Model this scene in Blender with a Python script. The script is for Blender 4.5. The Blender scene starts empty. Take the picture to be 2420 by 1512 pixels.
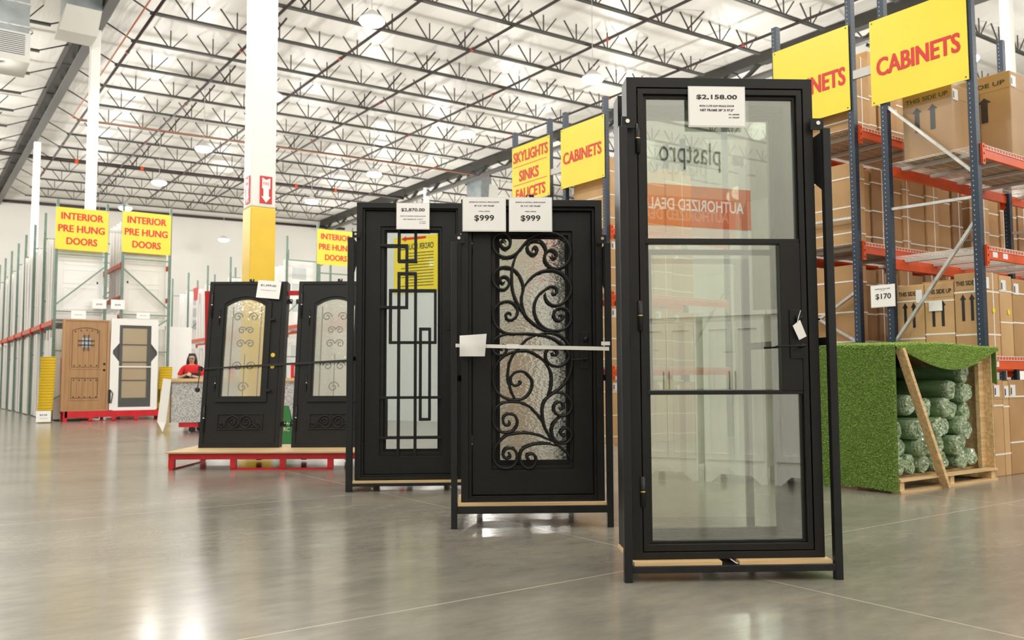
import bpy, bmesh, math, random
from mathutils import Vector, Matrix
random.seed(7)
sc = bpy.context.scene
COL = sc.collection
PI = math.pi

# ------------------------------------------------------------------ camera
F_PX, PITCH, ROLL, YAW = 2035.5, 0.0697048, -0.0040887, 0.620184
def cam_axes():
    cp, sp, cr, sr, cy, sy = math.cos(PITCH), math.sin(PITCH), math.cos(ROLL), math.sin(ROLL), math.cos(YAW), math.sin(YAW)
    R0 = Matrix(((1, 0, 0), (0, 0, -1), (0, 1, 0)))
    Ry = Matrix(((cy, -sy, 0), (sy, cy, 0), (0, 0, 1)))
    Rp = Matrix(((1, 0, 0), (0, cp, -sp), (0, sp, cp)))
    Rr = Matrix(((cr, -sr, 0), (sr, cr, 0), (0, 0, 1)))
    return Rr @ Rp.transposed() @ R0 @ Ry
RC = cam_axes()
cd = bpy.data.cameras.new('camera')
cam = bpy.data.objects.new('camera', cd); COL.objects.link(cam)
cd.sensor_width = 36.0
cd.lens = F_PX / 2420.0 * 36.0
cd.clip_end = 300
cd.dof.use_dof = True
cd.dof.focus_distance = 5.2
cd.dof.aperture_fstop = 3.5
m = Matrix((RC[0], -RC[1], -RC[2])).transposed().to_4x4()
m.translation = Vector((0, 0, 1.0))
cam.matrix_world = m
sc.camera = cam

# ------------------------------------------------------------------ world, light, exposure
w = bpy.data.worlds.new('world'); sc.world = w; w.use_nodes = True
bg = w.node_tree.nodes['Background']; bg.inputs[0].default_value = (1, 0.98, 0.95, 1); bg.inputs[1].default_value = 0.6
sc.view_settings.view_transform = 'Standard'
sc.view_settings.look = 'None'
sc.view_settings.exposure = 0.0
sc.view_settings.gamma = 1.0
sc.view_settings.use_curve_mapping = False
sc.cycles.max_bounces = 10
sc.cycles.diffuse_bounces = 5
sc.cycles.glossy_bounces = 4
sc.cycles.transparent_max_bounces = 16
sc.cycles.sample_clamp_indirect = 8.0
LAMP_POWER = 375.0
LAMP_X = (-5.2, 1.8, 8.78, 15.6, 22.75, 29.7)
LAMP_Y = (-9.3, -2.6, 4.3, 11.1, 17.9, 24.5, 31.5, 38.0, 44.6, 51.4)
LAMP_Z = 9.45

# ------------------------------------------------------------------ mesh helpers
class MB:
    def __init__(s): s.v = []; s.f = []
    def add(s, vs, fs):
        o = len(s.v); s.v += [tuple(p) for p in vs]; s.f += [tuple(i + o for i in f) for f in fs]; return s
    def box(s, x0, x1, y0, y1, z0, z1):
        return s.add([(x0, y0, z0), (x1, y0, z0), (x1, y1, z0), (x0, y1, z0), (x0, y0, z1), (x1, y0, z1), (x1, y1, z1), (x0, y1, z1)],
                     [(3, 2, 1, 0), (4, 5, 6, 7), (0, 1, 5, 4), (1, 2, 6, 5), (2, 3, 7, 6), (3, 0, 4, 7)])
    def hexa(s, p): return s.add(p, [(3, 2, 1, 0), (4, 5, 6, 7), (0, 1, 5, 4), (1, 2, 6, 5), (2, 3, 7, 6), (3, 0, 4, 7)])
    def bar(s, a, b, w, h=None, up=(0, 0, 1)):
        a = Vector(a); b = Vector(b); h = h or w; d = (b - a).normalized(); up = Vector(up)
        if abs(d.dot(up)) > .99: up = Vector((1, 0, 0))
        x = d.cross(up).normalized() * (w / 2); y = d.cross(x).normalized() * (h / 2)
        return s.hexa([a - x - y, a + x - y, a + x + y, a - x + y, b - x - y, b + x - y, b + x + y, b - x + y])
    def tube(s, pts, r, n=8, taper=None, flat=1.0):
        pts = [Vector(p) for p in pts]; N = len(pts); rings = []; ref = None
        for i, p in enumerate(pts):
            d = (pts[min(i + 1, N - 1)] - pts[max(i - 1, 0)])
            d = d.normalized() if d.length > 1e-9 else Vector((0, 0, 1))
            if ref is None: ref = Vector((0, 0, 1)) if abs(d.z) < .9 else Vector((0, 1, 0))
            x = d.cross(ref)
            if x.length < 1e-6: x = d.cross(Vector((.3, .5, .8)))
            x.normalize(); y = d.cross(x).normalized(); ref = -y if y.dot(-ref) > 0 else y
            y = d.cross(x).normalized()
            k = r * (taper[i] if taper else 1)
            rings.append([p + x * math.cos(2 * PI * j / n + PI / n) * k + y * math.sin(2 * PI * j / n + PI / n) * k * flat for j in range(n)])
        vs = [v for rg in rings for v in rg]
        fs = [(i * n + j, i * n + (j + 1) % n, (i + 1) * n + (j + 1) % n, (i + 1) * n + j) for i in range(N - 1) for j in range(n)]
        fs += [tuple(reversed(range(n))), tuple(range((N - 1) * n, N * n))]
        return s.add(vs, fs)
    def prism(s, poly, y0, y1):          # polygon in x,z extruded along y
        n = len(poly)
        vs = [(x, y0, z) for x, z in poly] + [(x, y1, z) for x, z in poly]
        fs = [tuple(range(n)), tuple(reversed(range(n, 2 * n)))] + [(i, i + n, (i + 1) % n + n, (i + 1) % n) for i in range(n)]
        return s.add(vs, fs)
    def ringp(s, outer, inner, y0, y1):  # frame between two equal-length closed polygons in x,z
        n = len(outer)
        vs = [(x, y0, z) for x, z in outer] + [(x, y0, z) for x, z in inner] + [(x, y1, z) for x, z in outer] + [(x, y1, z) for x, z in inner]
        fs = []
        for i in range(n):
            j = (i + 1) % n
            fs += [(i, j, n + j, n + i), (2 * n + i, 3 * n + i, 3 * n + j, 2 * n + j), (i, 2 * n + i, 2 * n + j, j), (n + i, n + j, 3 * n + j, 3 * n + i)]
        return s.add(vs, fs)
    def lathe(s, prof, n=20, c=(0, 0, 0)):
        N = len(prof)
        vs = [(c[0] + r * math.cos(2 * PI * j / n), c[1] + r * math.sin(2 * PI * j / n), c[2] + z) for r, z in prof for j in range(n)]
        fs = [(i * n + j, i * n + (j + 1) % n, (i + 1) * n + (j + 1) % n, (i + 1) * n + j) for i in range(N - 1) for j in range(n)]
        return s.add(vs, fs + [tuple(reversed(range(n))), tuple(range((N - 1) * n, N * n))])
    def build(s, name, mat, parent=None, smooth=False, bevel=0, fix=True):
        me = bpy.data.meshes.new(name); me.from_pydata(s.v, [], s.f)
        if fix:
            bm = bmesh.new(); bm.from_mesh(me); bmesh.ops.recalc_face_normals(bm, faces=bm.faces); bm.to_mesh(me); bm.free()
        if mat: me.materials.append(mat)
        o = bpy.data.objects.new(name, me); COL.objects.link(o)
        if parent: o.parent = parent
        if smooth:
            for p in me.polygons: p.use_smooth = True
        if bevel:
            b = o.modifiers.new('bevel', 'BEVEL'); b.width = bevel; b.segments = 2; b.limit_method = 'ANGLE'
        return o

def tag(o, label=None, cat=None, group=None, kind=None):
    if label: o['label'] = label
    if cat: o['category'] = cat
    if group: o['group'] = group
    if kind: o['kind'] = kind
    return o
def thing(name, label, cat, loc=(0, 0, 0), rz=0.0, group=None):
    o = bpy.data.objects.new(name, None); COL.objects.link(o); o.empty_display_size = .1
    o.location = loc; o.rotation_euler = (0, 0, rz)
    return tag(o, label, cat, group)
def copy_tree(o, parent=None):
    c = o.copy(); COL.objects.link(c)
    if parent: c.parent = parent
    for ch in list(o.children): copy_tree(ch, c)
    return c
ORD = 'first second third fourth fifth sixth seventh eighth ninth tenth eleventh twelfth thirteenth fourteenth fifteenth sixteenth seventeenth eighteenth nineteenth twentieth twenty-first twenty-second twenty-third twenty-fourth twenty-fifth twenty-sixth twenty-seventh twenty-eighth twenty-ninth thirtieth'.split()

def smooth_pts(p, k=5):                  # Catmull-Rom
    out = []
    for i in range(len(p) - 1):
        a, b, c, d = p[max(i - 1, 0)], p[i], p[i + 1], p[min(i + 2, len(p) - 1)]
        for j in range(k):
            t = j / k
            out.append(tuple(.5 * ((2 * b[q]) + (-a[q] + c[q]) * t + (2 * a[q] - 5 * b[q] + 4 * c[q] - d[q]) * t * t + (-a[q] + 3 * b[q] - 3 * c[q] + d[q]) * t ** 3) for q in range(len(b))))
    return out + [tuple(p[-1])]

DG = None
def text(s, w, hgt, u, z, y, mat, parent, name='lettering', bold=0.0, fitw=True, shear=0.0):
    """lettering on a vertical face that looks towards local -y, centred at (u,z), w wide, hgt high"""
    cu = bpy.data.curves.new('t', 'FONT'); cu.body = s; cu.extrude = .0008; cu.offset = min(bold, .018); cu.resolution_u = 3
    to = bpy.data.objects.new('t', cu); COL.objects.link(to)
    dg = bpy.context.evaluated_depsgraph_get()
    me = bpy.data.meshes.new_from_object(to.evaluated_get(dg))
    bpy.data.objects.remove(to); bpy.data.curves.remove(cu)
    xs = [v.co.x for v in me.vertices]; ys = [v.co.y for v in me.vertices]
    x0, x1, y0, y1 = min(xs), max(xs), min(ys), max(ys)
    ky = hgt / (y1 - y0); kx = w / (x1 - x0) if fitw else ky
    for v in me.vertices:
        x, yy, zz = v.co
        v.co = ((x - (x0 + x1) / 2) * kx, -zz, (yy - (y0 + y1) / 2) * ky + shear * (x - (x0 + x1) / 2) * kx)
    me.name = name; me.materials.clear(); me.materials.append(mat)
    if bold >= .03:                      # heavy lettering: widen every stroke
        bm = bmesh.new(); bm.from_mesh(me); base = list(bm.verts) + list(bm.edges) + list(bm.faces)
        for dx, dy in ((-.024 * hgt, -.0012), (.024 * hgt, -.0024)):
            r = bmesh.ops.duplicate(bm, geom=base); bmesh.ops.translate(bm, verts=[g for g in r['geom'] if isinstance(g, bmesh.types.BMVert)], vec=(dx, dy, 0))
        bm.to_mesh(me); bm.free()
    o = bpy.data.objects.new(name, me); COL.objects.link(o); o.parent = parent; o.location = (u, y, z)
    return o

# ------------------------------------------------------------------ materials
def mat(name, color, rough=.5, metal=0.0, var=0.0, vscale=4.0, bump=0.0, bscale=60.0, spec=.5, coat=0.0, stretch=None, rvar=0.0):
    M = bpy.data.materials.new(name); M.use_nodes = True; nt = M.node_tree; b = nt.nodes['Principled BSDF']
    b.inputs['Base Color'].default_value = (*color, 1); b.inputs['Roughness'].default_value = rough; b.inputs['Metallic'].default_value = metal
    b.inputs['Specular IOR Level'].default_value = spec; b.inputs['Coat Weight'].default_value = coat
    tc = nt.nodes.new('ShaderNodeTexCoord'); src = tc.outputs['Object']
    if stretch:
        mp = nt.nodes.new('ShaderNodeMapping'); mp.inputs['Scale'].default_value = stretch; nt.links.new(src, mp.inputs[0]); src = mp.outputs[0]
    n = nt.nodes.new('ShaderNodeTexNoise'); n.inputs['Scale'].default_value = vscale; n.inputs['Detail'].default_value = 4; nt.links.new(src, n.inputs['Vector'])
    if var:
        r = nt.nodes.new('ShaderNodeValToRGB')
        r.color_ramp.elements[0].position = .3; r.color_ramp.elements[1].position = .7
        r.color_ramp.elements[0].color = (*[c * (1 - var) for c in color], 1); r.color_ramp.elements[1].color = (*[min(1, c * (1 + var)) for c in color], 1)
        nt.links.new(n.outputs['Fac'], r.inputs[0]); nt.links.new(r.outputs[0], b.inputs['Base Color'])
    if rvar:
        mr = nt.nodes.new('ShaderNodeMapRange'); mr.inputs[3].default_value = rough - rvar; mr.inputs[4].default_value = rough + rvar
        nt.links.new(n.outputs['Fac'], mr.inputs[0]); nt.links.new(mr.outputs[0], b.inputs['Roughness'])
    if bump:
        n2 = nt.nodes.new('ShaderNodeTexNoise'); n2.inputs['Scale'].default_value = bscale; nt.links.new(src, n2.inputs['Vector'])
        bp = nt.nodes.new('ShaderNodeBump'); bp.inputs['Strength'].default_value = bump; bp.inputs['Distance'].default_value = .01
        nt.links.new(n2.outputs['Fac'], bp.inputs['Height']); nt.links.new(bp.outputs[0], b.inputs['Normal'])
    return M
def node(nt, t, **k):
    n = nt.nodes.new(t)
    for a, v in k.items(): setattr(n, a, v)
    return n
def mth(nt, op, a, b=None, c=None):
    n = nt.nodes.new('ShaderNodeMath'); n.operation = op
    for i, v in enumerate((a, b, c)):
        if v is None: continue
        if isinstance(v, (int, float)): n.inputs[i].default_value = v
        else: nt.links.new(v, n.inputs[i])
    return n.outputs[0]
def glass(name, tint, refl, rough=0.0, bump=0.0, bscale=40.0, see=1.0, body=None):
    """thin pane: part see-through, part mirror coat; patterned panes get a wavy surface"""
    M = bpy.data.materials.new(name); M.use_nodes = True; nt = M.node_tree; nt.nodes.clear()
    out = node(nt, 'ShaderNodeOutputMaterial'); g = node(nt, 'ShaderNodeBsdfGlossy'); g.inputs['Roughness'].default_value = rough; g.inputs['Color'].default_value = (.95, .97, .95, 1)
    if bump: t = node(nt, 'ShaderNodeBsdfRefraction'); t.inputs['IOR'].default_value = 1.12; t.inputs['Roughness'].default_value = rough
    else: t = node(nt, 'ShaderNodeBsdfTransparent')
    t.inputs['Color'].default_value = (*tint, 1)
    mx = node(nt, 'ShaderNodeMixShader'); mx.inputs[0].default_value = refl
    nt.links.new(t.outputs[0], mx.inputs[1]); nt.links.new(g.outputs[0], mx.inputs[2])
    last = mx.outputs[0]
    if body:
        d = node(nt, 'ShaderNodeBsdfDiffuse'); d.inputs['Color'].default_value = (*body[:3], 1)
        m2 = node(nt, 'ShaderNodeMixShader'); m2.inputs[0].default_value = body[3]
        nt.links.new(last, m2.inputs[1]); nt.links.new(d.outputs[0], m2.inputs[2]); last = m2.outputs[0]
    if bump:
        tc = node(nt, 'ShaderNodeTexCoord'); mp = node(nt, 'ShaderNodeMapping'); mp.inputs['Scale'].default_value = (.7, 1, 1.4); mp.inputs['Rotation'].default_value = (0, .5, 0)
        n = node(nt, 'ShaderNodeTexNoise'); n.inputs['Scale'].default_value = bscale; n.inputs['Detail'].default_value = 1.5
        nt.links.new(tc.outputs['Object'], mp.inputs[0]); nt.links.new(mp.outputs[0], n.inputs['Vector'])
        bp = node(nt, 'ShaderNodeBump'); bp.inputs['Strength'].default_value = bump; bp.inputs['Distance'].default_value = .02
        nt.links.new(n.outputs['Fac'], bp.inputs['Height'])
        nt.links.new(bp.outputs[0], g.inputs['Normal']); nt.links.new(bp.outputs[0], t.inputs['Normal'])
    nt.links.new(last, out.inputs[0]); return M

IRON = mat('black_iron', (.0095, .0095, .009), .45, var=.15, vscale=3, bump=.02, bscale=300, spec=.35)
TUBE = mat('black_steel_tube', (.009, .0105, .0125), .38, var=.4, vscale=9, stretch=(1, 1, .15), spec=.4)
GASKET = mat('black_gasket', (.004, .004, .004), .8)
WOOD = mat('pine', (.70, .49, .255), .6, var=.25, vscale=6, stretch=(.25, 6, 6))
PLY = mat('plywood', (.60, .44, .24), .6, var=.2, vscale=5, stretch=(.4, 4, 4))
PAPER = mat('paper', (.93, .93, .92), .35)
POLY = mat('clear_sleeve', (.75, .76, .74), .15)
INK = mat('black_ink', (.01, .01, .012), .5)
REDINK = mat('red_ink', (.68, .022, .012), .4)
YSIGN = mat('yellow_sign', (.90, .73, .04), .34, var=.03, vscale=2)
YPAINT = mat('yellow_paint', (.88, .60, .05), .3, var=.04)
WPAINT = mat('white_paint', (.86, .86, .83), .4)
RED = mat('red_steel', (.62, .018, .028), .32, var=.12, vscale=5)
BLUE = mat('navy_steel', (.022, .045, .085), .35, var=.2, vscale=5)
ORANGE = mat('orange_beam', (.70, .085, .008), .35, var=.12, vscale=4)
GALV = mat('galvanised', (.55, .56, .55), .35, metal=.6, var=.2, vscale=12)
LGREY = mat('light_grey_steel', (.62, .62, .60), .4)
GREEN = mat('green_steel', (.19, .29, .235), .45, var=.2)
DOORW = mat('white_door_skin', (.80, .78, .72), .45, var=.06, vscale=2)
DOORW2 = mat('bright_white_door', (.88, .87, .85), .45)
DSTEEL = mat('dark_joist_steel', (.032, .030, .024), .6)
GSTEEL = mat('grey_joist_steel', (.042, .04, .033), .55)
GIRD = mat('grey_girder_steel', (.10, .098, .09), .5)
PIPE = mat('brown_sprinkler_pipe', (.032, .022, .018), .5)
COUP = mat('red_coupling_paint', (.30, .03, .02), .5)
OCOND = mat('orange_conduit', (.42, .14, .05), .5)
DUCT = mat('duct_metal', (.30, .33, .34), .35, metal=.5, var=.2, vscale=2)
DUCTW = mat('duct_white', (.62, .61, .55), .5)
CART = [mat('cardboard_%s' % n, c, .75, var=.1, vscale=2.5, bump=.05, bscale=90) for n, c in (('tan', (.52, .32, .15)), ('brown', (.44, .26, .115)), ('dark', (.33, .19, .09)), ('pale', (.58, .37, .18)))]
STRAP = mat('white_strap', (.85, .84, .80), .4)
BSTRAP = mat('black_strap', (.012, .012, .012), .5)
WIRE = mat('white_wire', (.80, .79, .76), .4)
STICK = mat('white_label', (.82, .83, .85), .4)
YDOT = mat('yellow_dot', (.92, .72, .02), .4)
BROWND = mat('brown_door_skin', (.40, .225, .10), .5, var=.12, vscale=3, stretch=(5, 5, .4))
DGREY = mat('dark_grey_door', (.075, .078, .075), .45)
FOAM = mat('white_foam', (.86, .86, .84), .6)
BRASS = mat('brass', (.75, .50, .16), .3, metal=1)
CHROME = mat('zinc_bolt', (.75, .74, .70), .25, metal=.9)
BLACKP = mat('black_plastic', (.01, .01, .01), .4)
SKIN = mat('skin', (.60, .34, .25), .5)
HAIR = mat('dark_hair', (.02, .014, .012), .5)
REDS = mat('red_shirt', (.68, .02, .02), .8)
APRON = mat('black_apron', (.015, .015, .02), .7)
GREENP = mat('green_plastic', (.03, .23, .08), .4)
GLASS = glass('clear_coated_glass', (.90, .93, .88), .22)
GLASS_M = glass('mirror_coated_glass', (.75, .80, .80), .62)
GLASS_T = glass('hammered_glass', (.50, .53, .50), .50, .10, .06, 55)
GLASS_R = glass('rain_glass', (.90, .90, .86), .25, .06, .13, 80)
GLASS_B = glass('bubble_pack_film', (.80, .74, .62), .15, .12, 0, body=(.62, .52, .36, .6))
FILM = glass('stretch_wrap', (.97, .97, .95), .06, .32, 0)
def emit(name, c, s):
    M = bpy.data.materials.new(name); M.use_nodes = True; nt = M.node_tree; b = nt.nodes['Principled BSDF']
    b.inputs['Emission Color'].default_value = (*c, 1); b.inputs['Emission Strength'].default_value = s; b.inputs['Base Color'].default_value = (*c, 1); return M
LAMP = emit('lamp_lens', (1, .98, .94), 30)

def floor_mat():
    M = bpy.data.materials.new('polished_concrete'); M.use_nodes = True; nt = M.node_tree; b = nt.nodes['Principled BSDF']; L = nt.links.new
    tc = node(nt, 'ShaderNodeTexCoord'); P = tc.outputs['Object']
    mp = node(nt, 'ShaderNodeMapping'); mp.inputs['Rotation'].default_value = (0, 0, .6); mp.inputs['Scale'].default_value = (1, 2.2, 1); L(P, mp.inputs[0])
    n1 = node(nt, 'ShaderNodeTexNoise'); n1.inputs['Scale'].default_value = .55; n1.inputs['Detail'].default_value = 6; n1.inputs['Roughness'].default_value = .6; L(mp.outputs[0], n1.inputs['Vector'])
    n2 = node(nt, 'ShaderNodeTexNoise'); n2.inputs['Scale'].default_value = 5; n2.inputs['Detail'].default_value = 9; n2.inputs['Roughness'].default_value = .68; L(mp.outputs[0], n2.inputs['Vector'])
    r1 = node(nt, 'ShaderNodeValToRGB'); e = r1.color_ramp.elements; e[0].position = .3; e[1].position = .72
    e[0].color = (.18, .174, .148, 1); e[1].color = (.315, .30, .253, 1)
    L(n1.outputs['Fac'], r1.inputs[0])
    r2 = node(nt, 'ShaderNodeValToRGB'); e = r2.color_ramp.elements; e[0].position = .35; e[1].position = .7; e[0].color = (.86, .86, .88, 1); e[1].color = (1.08, 1.07, 1.04, 1); L(n2.outputs['Fac'], r2.inputs[0])
    mx = node(nt, 'ShaderNodeMix', data_type='RGBA', blend_type='MULTIPLY'); mx.inputs[0].default_value = 1; L(r1.outputs[0], mx.inputs[6]); L(r2.outputs[0], mx.inputs[7])
    # small dark spots and pale scuffs
    vo = node(nt, 'ShaderNodeTexVoronoi'); vo.inputs['Scale'].default_value = 1.3; L(P, vo.inputs['Vector'])
    spot = mth(nt, 'LESS_THAN', vo.outputs['Distance'], .035)
    mx2 = node(nt, 'ShaderNodeMix', data_type='RGBA'); L(mth(nt, 'MULTIPLY', spot, .22), mx2.inputs[0]); L(mx.outputs[2], mx2.inputs[6]); mx2.inputs[7].default_value = (.09, .085, .075, 1)
    mp3 = node(nt, 'ShaderNodeMapping'); mp3.inputs['Rotation'].default_value = (0, 0, .35); mp3.inputs['Scale'].default_value = (5, 40, 1); L(P, mp3.inputs[0])
    n3 = node(nt, 'ShaderNodeTexNoise'); n3.inputs['Scale'].default_value = 1.0; n3.inputs['Detail'].default_value = 3; L(mp3.outputs[0], n3.inputs['Vector'])
    sc_ = mth(nt, 'MULTIPLY', mth(nt, 'GREATER_THAN', n3.outputs['Fac'], .77), .25)
    mx3 = node(nt, 'ShaderNodeMix', data_type='RGBA'); L(sc_, mx3.inputs[0]); L(mx2.outputs[2], mx3.inputs[6]); mx3.inputs[7].default_value = (.50, .47, .41, 1)
    # saw-cut joints every 3.66 m
    sp = node(nt, 'ShaderNodeSeparateXYZ'); L(P, sp.inputs[0])
    def joint(o, off):
        f = mth(nt, 'FRACT', mth(nt, 'DIVIDE', mth(nt, 'ADD', o, 366 - off), 3.66))
        return mth(nt, 'LESS_THAN', mth(nt, 'ABSOLUTE', mth(nt, 'SUBTRACT', f, .5)), .0016)
    j = mth(nt, 'MAXIMUM', joint(sp.outputs[0], 3.58 + 1.83), joint(sp.outputs[1], 3.40 + 1.83))
    mx4 = node(nt, 'ShaderNodeMix', data_type='RGBA'); L(mth(nt, 'MULTIPLY', j, .85), mx4.inputs[0]); L(mx3.outputs[2], mx4.inputs[6]); mx4.inputs[7].default_value = (.50, .46, .38, 1)
    L(mx4.outputs[2], b.inputs['Base Color'])
    mr = node(nt, 'ShaderNodeMapRange'); mr.inputs[1].default_value = .3; mr.inputs[2].default_value = .7; mr.inputs[3].default_value = .185; mr.inputs[4].default_value = .245
    L(n2.outputs['Fac'], mr.inputs[0]); L(mr.outputs[0], b.inputs['Roughness'])
    b.inputs['Specular IOR Level'].default_value = .7; b.inputs['Coat Weight'].default_value = .12; b.inputs['Coat Roughness'].default_value = .12
    bp = node(nt, 'ShaderNodeBump'); bp.inputs['Strength'].default_value = .012; bp.inputs['Distance'].default_value = .004
    L(n1.outputs['Fac'], bp.inputs['Height']); L(bp.outputs[0], b.inputs['Normal'])
    return M
def ceil_mat():
    M = bpy.data.materials.new('white_insulation_facing'); M.use_nodes = True; nt = M.node_tree; b = nt.nodes['Principled BSDF']; L = nt.links.new
    tc = node(nt, 'ShaderNodeTexCoord'); sp = node(nt, 'ShaderNodeSeparateXYZ'); L(tc.outputs['Object'], sp.inputs[0])
    f = mth(nt, 'FRACT', mth(nt, 'DIVIDE', mth(nt, 'ADD', sp.outputs[0], 100), 1.22))
    seam = mth(nt, 'LESS_THAN', mth(nt, 'ABSOLUTE', mth(nt, 'SUBTRACT', f, .5)), .014)
    mx = node(nt, 'ShaderNodeMix', data_type='RGBA'); L(mth(nt, 'MULTIPLY', seam, .12), mx.inputs[0]); mx.inputs[6].default_value = (.80, .77, .715, 1); mx.inputs[7].default_value = (.5, .47, .42, 1)
    L(mx.outputs[2], b.inputs['Base Color']); b.inputs['Roughness'].default_value = .38; b.inputs['Specular IOR Level'].default_value = .5
    mp = node(nt, 'ShaderNodeMapping'); mp.inputs['Scale'].default_value = (3.2, .35, 1); L(tc.outputs['Object'], mp.inputs[0])
    n = node(nt, 'ShaderNodeTexNoise'); n.inputs['Scale'].default_value = 1; n.inputs['Detail'].default_value = 3; L(mp.outputs[0], n.inputs['Vector'])
    bp = node(nt, 'ShaderNodeBump'); bp.inputs['Strength'].default_value = .6; bp.inputs['Distance'].default_value = .05; L(n.outputs['Fac'], bp.inputs['Height']); L(bp.outputs[0], b.inputs['Normal'])
    return M
FLOOR = floor_mat(); CEIL = ceil_mat(); FACED = mat('insulation_over_chord', (.62, .59, .54), .6)
WALL = mat('white_wall_paint', (.62, .60, .55), .6, var=.04, vscale=.4)

# ------------------------------------------------------------------ the setting
def SL(x): return .0207 * x             # the roof rises towards +x
ZJ = 11.30                              # underside of the joists at x = 0
X0, X1, Y0, Y1 = -14.0, 46.0, -14.0, 57.5
def struct(name, mb, M): return tag(mb.build(name, M), kind='structure')
struct('floor', MB().box(X0, X1, Y0, Y1, -.15, 0), FLOOR)
zc = ZJ + .60
struct('ceiling', MB().hexa([(X0, Y0, zc + SL(X0)), (X1, Y0, zc + SL(X1)), (X1, Y1, zc + SL(X1)), (X0, Y1, zc + SL(X0)),
                             (X0, Y0, zc + .3 + SL(X0)), (X1, Y0, zc + .3 + SL(X1)), (X1, Y1, zc + .3 + SL(X1)), (X0, Y1, zc + .3 + SL(X0))]), CEIL)
struct('wall_back', MB().box(X0, X1, Y1, Y1 + .2, 0, 13.2), WALL)
struct('wall_left', MB().box(X0 - .2, X0, Y0, Y1, 0, 13.2), WALL)
struct('wall_right', MB().box(X1, X1 + .2, Y0, Y1, 0, 13.2), WALL)
struct('wall_front', MB().box(X0, X1, Y0 - .2, Y0, 0, 13.2), WALL)

# ------------------------------------------------------------------ roof steel
def make_joist(name, label, x0, x1, y, group, nodes, left_tail, right_tail):
    t = thing(name, label, 'roof joist', (0, y, 0), 0, group)
    mb = MB()
    for dy in (-.038, .038):
        mb.bar((x0, dy, ZJ + SL(x0) + .033), (x1, dy, ZJ + SL(x1) + .033), .055, .066)
    mb.build('bottom_chord', GSTEEL, t)
    for k, xn in enumerate(nodes):
        if k == 0 or FAN[0] is None:
            f = MB(); H = .59
            f.bar((-.05, 0, .03), (-.50, 0, H), .034); f.bar((0, 0, .03), (0, 0, H), .03); f.bar((.05, 0, .03), (.50, 0, H), .03)
            if FAN[0] is None: FAN[0] = f.build('web_fan', DSTEEL, t); o = FAN[0]
            else: o = FAN[0].copy(); COL.objects.link(o); o.parent = t
        else:
            o = FAN[0].copy(); COL.objects.link(o); o.parent = t
        o.location = (xn, 0, ZJ + SL(xn))
    if left_tail:
        MB().bar((x0 + .05, 0, ZJ + SL(x0) + .04), (x0 - left_tail, 0, ZJ + SL(x0) + .56), .035).build('end_web', DSTEEL, t)
    if right_tail:
        MB().bar((x1 - .05, 0, ZJ + SL(x1) + .04), (x1 + right_tail, 0, ZJ + SL(x1) + .56), .035).build('end_web', DSTEEL, t)
    return t
FAN = [None]
JY = [20.42 + 2.44 * k for k in range(-6, 15)]
for i, y in enumerate(JY):
    n = len(JY) - 1 - i
    make_joist('roof_joist', 'dark steel roof joist of the middle bay, %s from the far wall' % ORD[n], 5.5, 23.0, y, 'roof joists of the middle bay',
               [6.65 + 1.31 * k for k in range(13)], 1.0, 1.2)
    br = MB()
for i, y in enumerate(JY):              # knee braces between joists
    for xb in (9.0, 14.25, 19.5):
        if y < 12 and xb < 15: continue
        o = tag(MB().bar((xb, y, ZJ + SL(xb) + .05), (xb + .33, y - .45, ZJ + SL(xb) + .59), .042).build('joist_brace', DSTEEL),
                'slanted dark brace on the %s middle-bay joist from the far wall, %s' % (ORD[len(JY) - 1 - i], {9.0: 'left end', 14.25: 'mid span', 19.5: 'right end'}[xb]), 'brace', 'joist braces')
LJ = [y for y in JY if y > 21]
for i, y in enumerate(LJ):
    make_joist('roof_joist', 'dark steel roof joist left of the left girder, %s from the far wall' % ORD[len(LJ) - 1 - i], -9.0, 3.3, y, 'roof joists of the left bay',
               [2.6 - 1.31 * k for k in range(9)], 0, 1.1)
RJ = [y for y in JY if y > 6]
for i, y in enumerate(RJ):
    make_joist('roof_joist', 'dark steel roof joist right of the right girder, %s from the far wall' % ORD[len(RJ) - 1 - i], 25.4, 38.0, y, 'roof joists of the right bay',
               [26.4 + 1.31 * k for k in range(8)], 1.0, 0)
def girder(name, label, x, zb, zt, y0, y1, wide):
    t = thing(name, label, 'roof girder', (x, 0, 0))
    MB().box(-wide / 2, wide / 2, y0, y1, zb, zb + .08).box(-.05, .05, y0, y1, zb + .08, zb + .2).build('bottom_chord', GIRD, t)
    b = MB(); n = int((y1 - y0) / 1.22)
    for k in range(n):                   # wrapped, uneven top chord
        a = y0 + (y1 - y0) * k / n; c = y0 + (y1 - y0) * (k + 1) / n; d = .02 * math.sin(k * 1.9) + .02 * math.sin(k * .7)
        b.box(-.30 if wide > .25 and x < 10 else -.18, .16, a, c, zt - .24 + d, zt + .14)
    b.build('top_chord', DSTEEL, t)
    k = 0; y = y0
    while y < y1 - 1.3:
        for dx in ((-.05, .05) if k % 2 else (0,)):
            MB().bar((dx, y, zb + .1 if k % 2 == 0 else zt), (dx, y + 1.22, zt if k % 2 == 0 else zb + .1), .07).build('web_bar', DSTEEL, t)
        y += 1.22; k += 1
    return t
girder('roof_girder', 'long grey roof girder over the left row of white columns', 4.4, 11.22, 11.82, 8.2, 57.2, .26)
girder('roof_girder', 'long dark roof girder over the aisle of blue racks at right', 24.3, 11.50, 12.22, 5.2, 57.2, .22)

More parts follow.
